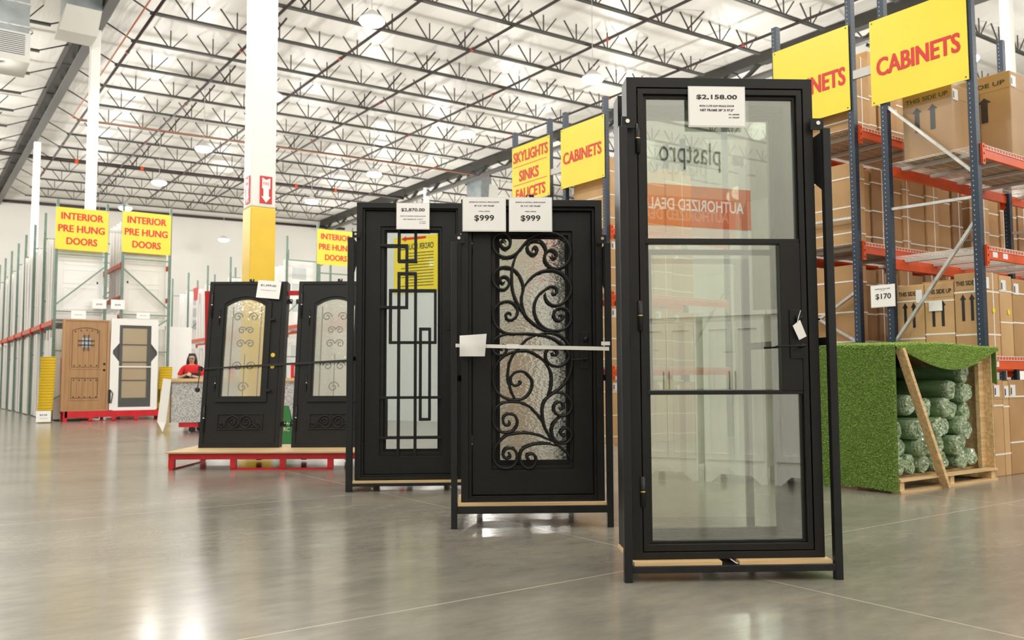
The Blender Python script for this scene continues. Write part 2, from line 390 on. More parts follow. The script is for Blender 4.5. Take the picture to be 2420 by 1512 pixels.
def column(name, label, x, y, top, yellow, h=.13):
    t = thing(name, label, 'column', (x, y, 0))
    sh = MB().box(-h, h, -h, h, yellow if yellow else 0, top).build('shaft', WPAINT, t, bevel=.02)
    if yellow: MB().box(-h - .006, h + .006, -h - .006, h + .006, 0, yellow).build('yellow_guard', YPAINT, t, bevel=.02)
    return t
c0 = column('building_column', 'white square column with yellow lower part and red fire arrow', 4.26, 12.35, 11.95, 3.52, .18)
column('building_column', 'white square column behind the left prehung doors sign', 4.37, 26.95, 11.22, 0)
column('building_column', 'slim far white column left of the prehung doors signs', 4.55, 41.2, 11.22, 0)
column('building_column', 'far beige column under the right girder, above the middle black doors', 24.3, 42.4, 12.2, 0)
column('building_column', 'beige column at the top right corner behind the racks', 24.3, 10.75, 12.4, 0)
# fire extinguisher arrow on the yellow column, on the face that looks at the camera and on the left face
for face, lab in ((0, 'red and white arrow sign reading FIRE on front of the yellow column'), (1, 'red and white arrow sign on the left face of the yellow column')):
    s = thing('fire_sign', lab, 'sign', (4.26, 12.35, 0), 0 if face == 0 else -PI / 2)
    MB().box(-.09 + .03, .09 + .03, -.192, -.182, 3.58, 3.98).build('panel', RED, s)
    MB().prism([(-.03, 3.955), (.03, 3.925), (.09, 3.955), (.09, 3.80), (.07, 3.79), (.07, 3.68), (.1, 3.68), (.03, 3.59), (-.04, 3.68), (-.01, 3.68), (-.01, 3.79), (-.03, 3.80)], -.195, -.192).build('arrow', PAPER, s)
    text('FIRE', .09, .045, .03, 3.87, -.1955, REDINK, s)

# sprinkler mains, branch lines, conduit
def line(name, label, cat, pts, r, M, n=8, group=None):
    return tag(MB().tube(pts, r, n).build(name, M, smooth=True), label, cat, group)
for i, (x, ya, yb, lab) in enumerate(((5.56, 20, 50, 'beside the left girder'), (8.5, 18, 50, 'above the brown door'), (11.42, 17, 52, 'left of the white and yellow column top'), (14.6, 14, 52, 'crossing the roof centre'),
                               (17.7, 11, 52, 'right of the roof centre'), (21.7, 9, 52, 'nearest the right girder'))):
    t = thing('sprinkler_pipe', 'dark sprinkler branch pipe under the roof joists, %s' % lab, 'pipe', (x, 0, ZJ + SL(x) - .06), 0, 'sprinkler branch pipes')
    MB().tube([(0, ya, 0), (0, yb, 0)], .045, 8).build('pipe_run', PIPE, t, smooth=True)
    for q in range(5): MB().tube([(0, ya + 2.1 + q * 6.4, 0), (0, ya + 2.22 + q * 6.4, 0)], .06, 8).build('red_coupling', COUP, t)
t = thing('sprinkler_main', 'thick brown sprinkler main pipe crossing the whole roof', 'pipe', (0, 44.6, 0))
MB().tube([(-8, 0, 11.12), (24, 0, 11.75)], .095, 10).build('pipe_run', PIPE, t, smooth=True)
for x in (6.5, 9.4, 17.3, 19.6): MB().tube([(x, 0, 11.12 + .0197 * (x + 8)), (x + .14, 0, 11.12 + .0197 * (x + 8.14))], .115, 10).build('orange_coupling', ORANGE, t)
t = thing('sprinkler_main', 'dark pipe along the top of the far white wall', 'pipe', (0, 57.2, 0))
MB().tube([(-9, 0, 11.2), (26, 0, 11.95)], .09, 10).build('pipe_run', PIPE, t, smooth=True)
line('conduit', 'thin orange conduit bending along and across the roof at left', 'conduit', [(5.2, 21.5, 11.25), (5.2, 36.6, 11.25), (5.3, 36.7, 11.25), (25, 37.0, 11.65)], .022, OCOND)

# high-bay lamps
lamp_proto = None
for ix, x in enumerate(LAMP_X):
    for iy, y in enumerate(LAMP_Y):
        p = bpy.data.lights.new('high_bay_light', 'POINT'); p.energy = LAMP_POWER; p.shadow_soft_size = .3; p.color = (1, .975, .93)
        po = bpy.data.objects.new('high_bay_light', p); COL.objects.link(po); po.location = (x, y, LAMP_Z - .32)
        if x < 5 or x > 28 or y < 8 or (x > 20 and y > 14): continue
        lab = 'glowing high-bay lamp, %s row from the left, %s from the far wall' % (ORD[ix - 2], ORD[len(LAMP_Y) - 1 - iy])
        if lamp_proto is None:
            t = thing('high_bay_lamp', lab, 'ceiling lamp', (x, y, LAMP_Z), 0, 'high-bay lamps')
            MB().lathe([(.06, .22), (.09, .2), (.22, .08), (.30, .02), (.30, -.01), (.28, -.02)], 20).build('housing', LGREY, t, smooth=True)
            MB().lathe([(.285, .0), (.30, -.05), (.26, -.10), (.15, -.14), (.03, -.15)], 20).build('lens', LAMP, t)
            MB().tube([(0, 0, .1), (0, 0, 1.0)], .01, 5).build('suspension_cable', GALV, t)
            lamp_proto = t
        else:
            t = copy_tree(lamp_proto); t.location = (x, y, LAMP_Z); t['label'] = lab
        for ch in t.children:
            if ch.name.startswith('suspension'): ch.scale.z = zc + SL(x) - LAMP_Z

# ducts
def duct(name, label, loc, rz):
    return thing(name, label, 'duct', loc, rz)
t = duct('air_duct', 'silver duct outlet box with grille at the top left corner', (2.0, 24.9, 9.0), 0)
MB().box(-.75, .42, -.6, .6, .25, 2.92).build('duct_shaft', DUCT, t)
for z in (.9, 1.5): MB().box(-.77, .44, -.62, .62, z, z + .04).build('seam', GALV, t)
MB().box(-.78, .45, -.64, -.6, .12, .75).build('grille_frame', LGREY, t)
g = MB()
for k in range(11): g.box(-.66, .33, -.66, -.64, .18 + k * .05, .19 + k * .05)
g.build('grille', GASKET, t)
MB().box(-.78, .45, -.64, .64, .0, .12).build('bottom_flange', DUCTW, t)
t = duct('air_duct', 'pale angled duct beside the left girder near the top edge', (3.75, 26.0, 10.55), 0)
MB().hexa([(-.5, -.35, 0), (.45, -.35, 0), (.45, .5, 0), (-.5, .5, 0), (-.38, -.7, .62), (.5, -.7, .62), (.5, .4, .62), (-.38, .4, .62)]).build('elbow', DUCTW, t)
MB().box(-.38, .5, -.7, .4, .62, 1.40).build('duct_shaft', DUCT, t)
t = duct('air_duct', 'grey and cream duct dropping behind the right girder', (25.6, 38.6, 9.7), .3)
MB().box(-.7, .2, -.5, .5, .6, 2.7).build('duct_shaft', DUCT, t)
MB().hexa([(-.2, -.52, 0), (.75, -.52, 0), (.75, .5, 0), (-.2, .5, 0), (.0, -.52, 1.9), (.75, -.52, 1.9), (.75, .5, 1.9), (.0, .5, 1.9)]).build('elbow', DUCTW, t)

# ------------------------------------------------------------------ black iron doors on their stands
def rect(u0, u1, z0, z1): return [(u0, z0), (u1, z0), (u1, z1), (u0, z1)]
def ring(name, o, i, v0, v1, M, par, bevel=.002):
    return MB().ringp(rect(*o), rect(*i), v0, v1).build(name, M, par, bevel=bevel)
def door_stand(label, loc, rz, W, pw, top, rail, wood, lean_plate, deep=.84):
    t = thing('door_stand', label, 'display stand', loc, rz)
    for u0 in (0, W - pw):
        for v in (0, deep - pw):
            u = u0 if v == 0 else (u0 + .18 if u0 == 0 else u0 - .18)
            p = MB().box(u, u + pw, v, v + pw, 0, top).build('post', TUBE, t, bevel=.003)
            s = 1 if u0 == 0 else -1; ui = u + pw if s > 0 else u
            vb = v if v == 0 else v + pw; d = 1 if v == 0 else -1
            b = MB().hexa([(ui, vb + d * .02, top - .32), (ui + s * .006, vb + d * .02, top - .32), (ui + s * .006, vb + d * .16, top - .24), (ui, vb + d * .16, top - .24),
                           (ui, vb + d * .02, top - .02), (ui + s * .006, vb + d * .02, top - .02), (ui + s * .006, vb + d * .16, top - .02), (ui, vb + d * .16, top - .02)]).build('gusset', IRON, p)
            MB().box(min(ui - s * .02, ui + s * .05), max(ui - s * .02, ui + s * .05), vb + d * .04 - .004, vb + d * .04 + .004, top + .0, top + .06).build('bracket', IRON, p)
            MB().tube([(ui + s * .01, vb + d * .04 - .010, top + .035), (ui + s * .01, vb + d * .04 + .012, top + .035)], .011, 10).build('bolt', CHROME, p)
    z0, z1 = rail
    MB().box(pw, W - pw, 0, .04, z0, z1).build('front_rail', TUBE, t, bevel=.003)
    MB().box(pw + .18, W - pw - .18, deep - .04, deep, z0, z1).build('rear_rail', TUBE, t, bevel=.003)
    for a, b in ((.02, .20), (W - .02, W - .20)): MB().bar((a, pw, (z0 + z1) / 2), (b, deep - pw, (z0 + z1) / 2), .036, z1 - z0).build('side_rail', TUBE, t)
    MB().box(W / 2 - .03, W / 2 + .02, .04, deep - .04, z0, z1).build('cross_rail', TUBE, t)
    for a, b in ((.02, .20), (W - .02, W - .20)): MB().bar((a, pw, top * .52), (b, deep - pw, top * .52), .03, .04).build('side_brace', TUBE, t)
    for a, b in wood: MB().box(a, b, .012, .50, z1, z1 + .018).build('wood_strip', WOOD, t)
    return t
def lever(par, u0, u1, z0, z1, v, lu0, lu1, lz, tz):
    pl = MB().box(u0, u1, v - .008, v, z0, z1).build('handle_plate', IRON, par, bevel=.002)
    h = MB().tube([(lu1, v - .008, lz), (lu1, v - .055, lz)], .011, 10).tube([(lu1, v - .055, lz), (lu1 - .03, v - .058, lz), (lu0, v - .058, lz - .004)], .009, 8, flat=.6)
    h.build('lever', IRON, pl, smooth=True)
    MB().tube([((u0 + u1) / 2 + .008, v - .03, tz), ((u0 + u1) / 2 + .008, v - .008, tz)], .017, 14).build('thumb_turn', IRON, pl, smooth=True)
    for z in (z0 + .012, z1 - .012):
        for u in (u0 + .01, u1 - .01): MB().tube([(u, v - .0095, z), (u, v - .007, z)], .003, 8).build('screw', GASKET, pl)
    return pl
def hinge(par, u, z0, z1, v, r=.013, gold=True):
    h = MB().tube([(u, v, z0), (u, v, z1)], r, 12).build('hinge', TUBE, par, smooth=True)
    zm = (z0 + z1) / 2
    if gold: MB().tube([(u, v, zm - .003), (u, v, zm + .003)], r * 1.06, 12).build('brass_washer', BRASS, h, smooth=True)
    else:
        for z in (z0, zm, z1): MB().lathe([(.2 * r, -.012), (1.25 * r, -.004), (1.25 * r, .004), (.2 * r, .012)], 10, (u, v, z)).build('collar', CHROME if z == zm else IRON, h, smooth=True)
    return h
def price(label, loc, rz, u0, u1, z0, z1, v, lines, sleeve=True, tilt=0.0, name='price_sign', M=None):
    """a printed sheet in a sleeve; lines = (text, centre u 0..1, centre z 0..1, width 0..1, cap height 0..1, bold)"""
    t = thing(name, label, 'price sign', loc, rz)
    wu, hz = u1 - u0, z1 - z0
    inner = bpy.data.objects.new('sheet_pivot', None) if False else None
    ob = []
    if sleeve: ob.append(MB().box(u0 - .006, u1 + .006, v, v + .002, z0 - .008, z1 + .006).build('sleeve', POLY, t))
    ob.append(MB().box(u0, u1, v - .0015, v, z0, z1).build('sheet', M or PAPER, t))
    for s, cu, cz, ww, hh, bd in lines:
        text(s, ww * wu, hh * hz, u0 + cu * wu, z0 + cz * hz, v - .0025, INK, t, bold=bd)
    return t

# --- the tall three-lite door in front
RZ = -0.5725
MO = (2.961, 3.197, 0)
door_stand('black steel stand carrying the tall three-pane glass door in front', MO, RZ, 1.1, .04, 2.295, (.045, .079), [(.05, .49), (.58, 1.05)], 0)
d = thing('iron_door', 'tall black iron door with three clear panes and lever handle, nearest the camera', 'door', MO, RZ, 'black iron doors')
fr = ring('frame', (.053, 1.037, .098, 2.575), (.105, .986, .133, 2.522), .07, .21, IRON, d)
lf = MB().ringp(rect(.110, .981, .137, 2.517), rect(.140, .951, .173, 2.487), .072, .125).build('leaf', IRON, d, bevel=.003)
ring('glazing_bead', (.140, .951, .173, 2.487), (.160, .938, .186, 2.470), .09, .12, IRON, lf)
MB().box(.140, .951, .078, .12, 1.700, 1.728).build('glazing_bar', IRON, lf, bevel=.003)
MB().box(.140, .951, .078, .12, .922, .944).build('glazing_bar', IRON, lf, bevel=.003)
MB().box(.843, .951, .0745, .122, .940, 1.702).build('lock_panel', IRON, lf, bevel=.003)
for a, b, c, e in ((.158, .94, 1.727, 2.472), (.158, .845, .943, 1.701), (.158, .94, .184, .923)):
    MB().box(a, b, .102, .107, c, e).build('glass_pane', GLASS, lf)
lever(lf, .885, .957, 1.105, 1.358, .0745, .79, .938, 1.169, 1.312)
for z in (.36, 1.25, 2.172): hinge(d, .108, z, z + .152, .064)
MB().box(.046, .053, .09, .12, .84, .9).build('tan_sticker', PLY, d)
rear = copy_tree(d); rear['label'] = 'second glass door at the back of the front stand, seen through the nearest panes'
Rm = Matrix.Rotation(RZ, 4, 'Z')
p = Vector(MO) + (Rm @ Vector((1.095, .575, 0, ))); rear.location = p; rear.rotation_euler = (0, 0, RZ + PI)
rear.name = 'iron_door'
g = thing('hang_tag', 'white paper tag hanging from the nearest door thumb turn', 'tag', MO, RZ)
MB().hexa([(.889, .038, 1.272), (.921, .038, 1.199), (.921, .040, 1.199), (.889, .040, 1.272), (.927, .036, 1.302), (.959, .036, 1.218), (.959, .038, 1.218), (.927, .038, 1.302)]).build('card', PAPER, g)
MB().tube([(.929, .03, 1.35), (.92, .034, 1.32), (.912, .036, 1.285)], .002, 5).build('string', STRAP, g)
price('white price sheet reading $2,158.00 at the top of the tall glass door', MO, RZ, .381, .671, 2.318, 2.522, .062,
      [('$2,158.00', .5, .74, .74, .135, .02), ('IRON 3 LITE SLIM SINGLE DOOR', .5, .515, .63, .045, .0), ('NET FRAME 38" X 97.5"', .5, .405, .61, .062, .01), ('RH: 10000580', .81, .295, .19, .028, 0), ('LH: 10000589', .81, .215, .19, .028, 0)])

# --- the scroll door in the middle
RZ2 = -0.5743
NO = (3.080, 5.029, 0)
door_stand('black steel stand carrying the scroll grille door in the middle', NO, RZ2, 1.105, .042, 1.95, (.100, .150), [(.045, 1.06)], 0)
d = thing('iron_door', 'black iron door with curling scroll grille over hammered glass', 'door', NO, RZ2, 'black iron doors')
ring('frame', (.067, 1.056, .168, 2.264), (.117, 1.008, .182, 2.217), .07, .21, IRON, d)
ring('jamb_stop', (.117, 1.008, .182, 2.217), (.140, .990, .205, 2.195), .10, .2, IRON, d)
ring('rear_stop', (.130, 1.0, .195, 2.205), (.160, .970, .225, 2.175), .184, .2, IRON, d)
lf = ring('leaf', (.143, .987, .209, 2.192), (.278, .852, .380, 2.052), .132, .18, IRON, d, .003)
ring('recess_frame', (.278, .852, .380, 2.052), (.310, .825, .410, 2.025), .150, .178, IRON, lf)
ring('glazing_bead', (.310, .825, .410, 2.025), (.338, .802, .444, 2.0), .165, .178, GASKET, lf)
MB().box(.336, .804, .170, .175, .442, 2.002).build('glass_pane', GLASS_T, lf)
MB().box(.12, 1.005, .085, .2, .178, .196).build('threshold', TUBE, d)
SCROLLS=[[384,1966,369,1985,347,1975,347,1948,375,1929,404,1942,415,1975,404,2008,375,2032,345,2032,310,2014,292,1978,295,1930,321,1889,363,1866,410,1868,451,1889,478,1916,502,1946,529,1976,558,2001,600,2024,659,2039,707,2039,763,2021,808,1985,834,1938,840,1887,824,1839,794,1803,753,1784,711,1788,676,1815,658,1851,660,1884,676,1907,706,1918,733,1905,741,1884,732,1863,715,1860,706,1881],
[573,1916,576,1934,592,1938,604,1919,596,1895,573,1886,546,1901,534,1931,540,1961,564,1982,600,1988,632,1976,656,1949,665,1922,663,1898],
[472,1904,448,1862,433,1818,424,1773,423,1723,424,1672,427,1645,435,1604,456,1551,479,1507,505,1471,537,1430,576,1395,620,1365,667,1344,714,1344],
[374,1693,359,1680,344,1693,344,1717,371,1728,397,1714,405,1684,391,1652,362,1634,324,1646,294,1681,290,1719,306,1761,342,1788,380,1795,415,1788,445,1770,474,1738,495,1693,503,1658,503,1634,494,1595,491,1551,500,1507,517,1462],
[506,1649,518,1669,557,1717,613,1756,672,1772,717,1772,767,1756,805,1723,832,1679,840,1646,839,1619,825,1586,798,1551,756,1527,715,1524,683,1542,662,1574,657,1613],
[710,1625,716,1601,733,1607,742,1625,737,1646,716,1657,686,1654,657,1634,621,1607,594,1566,581,1518,582,1474,596,1430,620,1392,652,1365,696,1347,743,1346,788,1356,823,1385,838,1424,830,1468,804,1498,771,1506,741,1498,721,1468,723,1439,744,1418,767,1418,782,1439,774,1456,753,1453],
[417,1451,411,1468,394,1471,380,1457,388,1430,414,1420,443,1436,461,1462,461,1501,444,1530,414,1548,376,1551,335,1536,306,1507,291,1468,292,1424,308,1383,340,1351,378,1330,431,1323,478,1324,537,1324,596,1319,655,1309,702,1294,743,1271,781,1241,813,1200,827,1170,815,1138,791,1112,759,1096,724,1096,685,1112,662,1144,659,1177,666,1203,683,1221,713,1221,736,1206,739,1182,724,1172,707,1179,705,1194],
[408,1321,378,1320,340,1310,308,1289,287,1260,284,1230,287,1210,302,1186,331,1175,360,1177,381,1198,384,1224,369,1242,352,1242,340,1224,346,1210,357,1208],
[599,1315,560,1300,522,1280,495,1251,475,1227,442,1192,419,1157,401,1113,394,1066,393,1011,402,967,415,924,435,880,453,859],
[590,1314,625,1324,661,1328,705,1328,749,1318,787,1291,813,1259,831,1229,842,1194,845,1147,841,1097,826,1041,799,986,758,942,710,908,666,873,645,844,635,815,632,788,635,736,647,678,670,631,696,591,722,562,766,527,804,489,841,442],
[662,1112,636,1145,595,1174,551,1197,501,1205,448,1198,401,1186,360,1163,325,1128,299,1084,288,1032,291,982,304,939,330,904,368,877,409,863,458,861,505,874,540,906,561,952,561,996,541,1028,512,1054,477,1062,442,1052,418,1028,412,996,421,973,444,961,471,970,482,987,468,996],
[653,1124,682,1083,697,1039,699,995,695,951,684,911,672,885],
[394,720,405,706,396,688,373,688,359,709,359,735,376,758,406,765,438,755,455,725,455,691,437,659,405,639,364,636,327,651,300,680,289,718,289,758,301,799,330,828,368,845,418,849,470,846,514,830,552,809,572,786,601,756,624,722,642,692],
[746,808,759,797,777,803,783,820,769,840,745,846,722,832,713,803,717,782,736,761,762,750,797,755,827,781,840,819,836,848,816,880,784,904,746,913,710,907,675,887],
[777,753,738,727,712,698,698,660,700,623,714,591,743,567,775,558,807,567,831,596,834,627,820,654,796,664,773,657,760,637,767,616,784,610,793,622],
[720,565,664,591,606,617,548,629,489,633,431,627,387,619,350,593,318,559,297,522,290,479,297,438,326,406,369,392,410,397,442,423,457,457,451,494,431,521,399,529,373,518,358,492,361,469,381,458,404,466,404,486,390,489],
[731,541,679,556,635,559,585,557,541,546,503,529,483,506,474,474,477,442,494,411,526,390,558,396,581,421,588,453,576,479,550,488,526,477,523,456,544,453]]
gr = None
for k, a in enumerate(SCROLLS):
    p = smooth_pts([(a[i] / 1000, .120, a[i + 1] / 1000) for i in range(0, len(a), 2)], 4)
    n = len(p); tp = [min(1, .4 + i / 12) * min(1, .55 + (n - 1 - i) / 12) for i in range(n)]
    MB().tube(p, .0098, 8, tp, 1.0).build('scroll', IRON, lf, smooth=True)
lever(lf, .902, .962, 1.08, 1.337, .132, .824, .935, 1.144, 1.285)
for z in (.5, 1.2, 1.9): hinge(d, .140, z, z + .12, .128, .009)
rear = copy_tree(d); rear.name = 'iron_door'; rear['label'] = 'second scroll grille door at the back of the middle stand, seen through its hammered glass'
rear.location = Vector(NO) + Matrix.Rotation(RZ2, 4, 'Z') @ Vector((1.13, .64, 0)); rear.rotation_euler = (0, 0, RZ2 + PI)
t = thing('tie_strap', 'white fabric strap pulled across the scroll door', 'strap', NO, RZ2)
MB().hexa([(.03, -.006, 1.226), (1.085, -.006, 1.200), (1.085, -.003, 1.200), (.03, -.003, 1.226), (.03, -.006, 1.250), (1.085, -.006, 1.226), (1.085, -.003, 1.226), (.03, -.003, 1.250)]).build('band', STRAP, t)
MB().box(.38, .46, -.010, -.006, 1.216, 1.246).build('overlap', PAPER, t)
MB().box(1.03, 1.09, -.012, -.0062, 1.236, 1.262).build('folded_end', STRAP, t)
o = MB()
for i in range(9):
    for j in range(7):
        pass
nx, nz = 9, 7
vs = []
for j in range(nz):
    for i in range(nx):
        a, b = i / (nx - 1), j / (nz - 1)
        vs.append((.058 + a * .172 + .012 * b * a, -.012 - .006 * math.sin(a * 5 + b * 3) - .008 * (1 - abs(2 * b - 1)), 1.163 + b * .142 + .012 * a * b))
n0 = len(vs); vs += [(x, y + .002, z) for x, y, z in vs]
fs = [(j * nx + i, j * nx + i + 1, (j + 1) * nx + i + 1, (j + 1) * nx + i) for j in range(nz - 1) for i in range(nx - 1)]
fs += [tuple(n0 + q for q in reversed(f)) for f in fs]
o.add(vs, fs)
tag(o.build('foam_sheet', FOAM, smooth=True), 'white foam sheet folded over the left post under the white strap', 'padding').matrix_world = Matrix.Translation(Vector(NO)) @ Matrix.Rotation(RZ2, 4, 'Z')
L999 = lambda hand: [('JK5003 %s SCROLL IRON DOOR' % hand, .5, .865, .72, .042, .005), ('38" X 81" NET FRAME', .5, .755, .47, .042, .005), ('ITEM# 1000702', .5, .585, .27, .028, 0), ('$999', .5, .37, .47, .20, .012)]
price('left white price sheet reading $999 on the scroll door top', NO, RZ2, .082, .374, 2.042, 2.272, .055, L999('RH'))
price('right white price sheet reading $999 on the scroll door top', NO, RZ2, .406, .698, 2.042, 2.272, .055, L999('LH'))
t = thing('mounting_tab', 'small black tab with yellow bolt standing on the scroll door top', 'bracket', NO, RZ2)
MB().box(.525, .58, .10, .106, 2.262, 2.305).build('plate', IRON, t); MB().tube([(.538, .095, 2.292), (.538, .107, 2.292)], .007, 10).build('bolt', BRASS, t)

# --- the geometric door on the left
RZ3 = -0.5546
GO = (3.330, 7.255, 0)
door_stand('black steel stand carrying the rectangle-grille door, left of the scroll door', GO, RZ3, 1.11, .058, 2.317, (.048, .076), [(.06, 1.05)], 0)
d = thing('iron_door', 'black iron door with overlapping rectangle bars over pale mirrored glass', 'door', GO, RZ3, 'black iron doors')
ring('frame', (.073, 1.044, .098, 2.655), (.127, 1.01, .126, 2.605), .07, .21, IRON, d)
ring('jamb_stop', (.127, 1.01, .126, 2.605), (.147, .992, .141, 2.592), .10, .2, IRON, d)
ring('rear_stop', (.135, 1.0, .132, 2.6), (.165, .975, .16, 2.575), .184, .2, IRON, d)
lf = ring('leaf', (.150, .990, .144, 2.589), (.290, .863, .306, 2.442), .132, .18, IRON, d, .003)
ring('recess_frame', (.290, .863, .306, 2.442), (.325, .84, .345, 2.41), .150, .178, IRON, lf)
ring('glazing_bead', (.325, .84, .345, 2.41), (.348, .822, .370, 2.388), .165, .178, GASKET, lf)
MB().box(.346, .824, .170, .175, .368, 2.390).build('glass_pane', GLASS_M, lf)
def fb(u0, u1, z0, z1): MB().box(u0, u1, .118, .142, z0, z1).build('grille_bar', IRON, lf, bevel=.002)
hb = .012
for u in (.460, .615):
    fb(u - hb, u + hb, 2.118, 2.445); fb(u - hb, u + hb, .303, 2.0)
fb(.448, .63, 2.106, 2.130); fb(.288, .545, 2.250, 2.274); fb(.521, .545, 1.682, 2.25); fb(.288, .545, 1.670, 1.694)
fb(.448, .627, 1.988, 2.012)
fb(.370, .812, 1.828, 1.852); fb(.370, .812, 1.342, 1.366); fb(.370, .394, 1.366, 1.828); fb(.788, .812, 1.366, 1.828)
fb(.650, .760, 1.468, 1.492); fb(.650, .674, .64, 1.468); fb(.736, .760, .64, 1.468); fb(.650, .760, .628, .652)
fb(.288, .865, .831, .855); fb(.288, .865, .462, .486); fb(.338, .358, .486, .831)
MB().box(.905, .957, .124, .132, 1.472, 1.550).build('lock_plate', IRON, lf, bevel=.002)
MB().tube([(.935, .118, 1.51), (.935, .126, 1.51)], .014, 12).build('lock_cylinder', GASKET, lf)
for z in (1.12, .84): MB().tube([(.93, .1315, z), (.93, .134, z)], .008, 10).build('bore_hole', GASKET, lf)
rear = copy_tree(d); rear.name = 'iron_door'; rear['label'] = 'second rectangle-grille door at the back of its stand, behind the mirrored glass'
rear.location = Vector(GO) + Matrix.Rotation(RZ3, 4, 'Z') @ Vector((1.13, .64, 0)); rear.rotation_euler = (0, 0, RZ3 + PI)
price('white price sheet reading $2,870.00 on the rectangle-grille door', GO, RZ3, .446, .741, 2.410, 2.645, .055,
      [('$2,870.00', .5, .74, .74, .15, .02), ('JK9010 MODERN IRON DOOR', .5, .49, .80, .05, 0), ('NET FRAME 38" X 97.5"', .5, .37, .62, .045, 0), ('RH: 1000580', .8, .28, .2, .02, 0), ('LH: 1000581', .8, .21, .2, .02, 0)])

# --- two arched doors leaning on the red stand
RZ4 = -0.62
RO = Vector((2.543, 10.264, 0))
t = thing('door_stand', 'red steel stand with plywood deck carrying the two arched doors', 'display stand', RO, RZ4)
LEN = 2.56
MB().box(0, LEN, 0, .06, .118, .190).build('front_rail', RED, t, bevel=.003)
MB().box(0, LEN, 1.0, 1.06, .118, .190).build('rear_rail', RED, t, bevel=.003)
for u in (0, LEN - .06): MB().box(u, u + .06, .06, 1.0, .118, .19).build('side_rail', RED, t)
for u in (0, .70, 1.26, 1.80, LEN - .06):
    for v in (0, 1.0): MB().box(u, u + .062, v, v + .06, .02, .118).build('foot', RED, t)
MB().box(.70, 1.86, .01, .05, 0, .02).build('skid', RED, t)
MB().box(.005, .05, 0, 1.06, 0, .02).build('skid', RED, t); MB().box(LEN - .055, LEN - .01, 0, 1.06, 0, .02).build('skid', RED, t)
MB().box(-.02, LEN + .02, -.05, 1.1, .190, .206).build('plywood_deck', PLY, t)
for u in (.06, 1.24, LEN - .07): MB().bar((u + .03, 1.02, .19), (u + .03, .90, 2.10), .055).build('back_post', RED, t)
MB().box(.06, LEN - .02, .875, .925, 2.07, 2.125).build('top_rail', RED, t)
def arch_poly(u0, u1, z0, zs, za, n=14):
    p = [(u0, z0), (u1, z0)]
    for i in range(n + 1):
        a = i / n; u = u1 + (u0 - u1) * a
        p.append((u, zs + (za - zs) * (1 - (2 * a - 1) ** 2)))
    return p
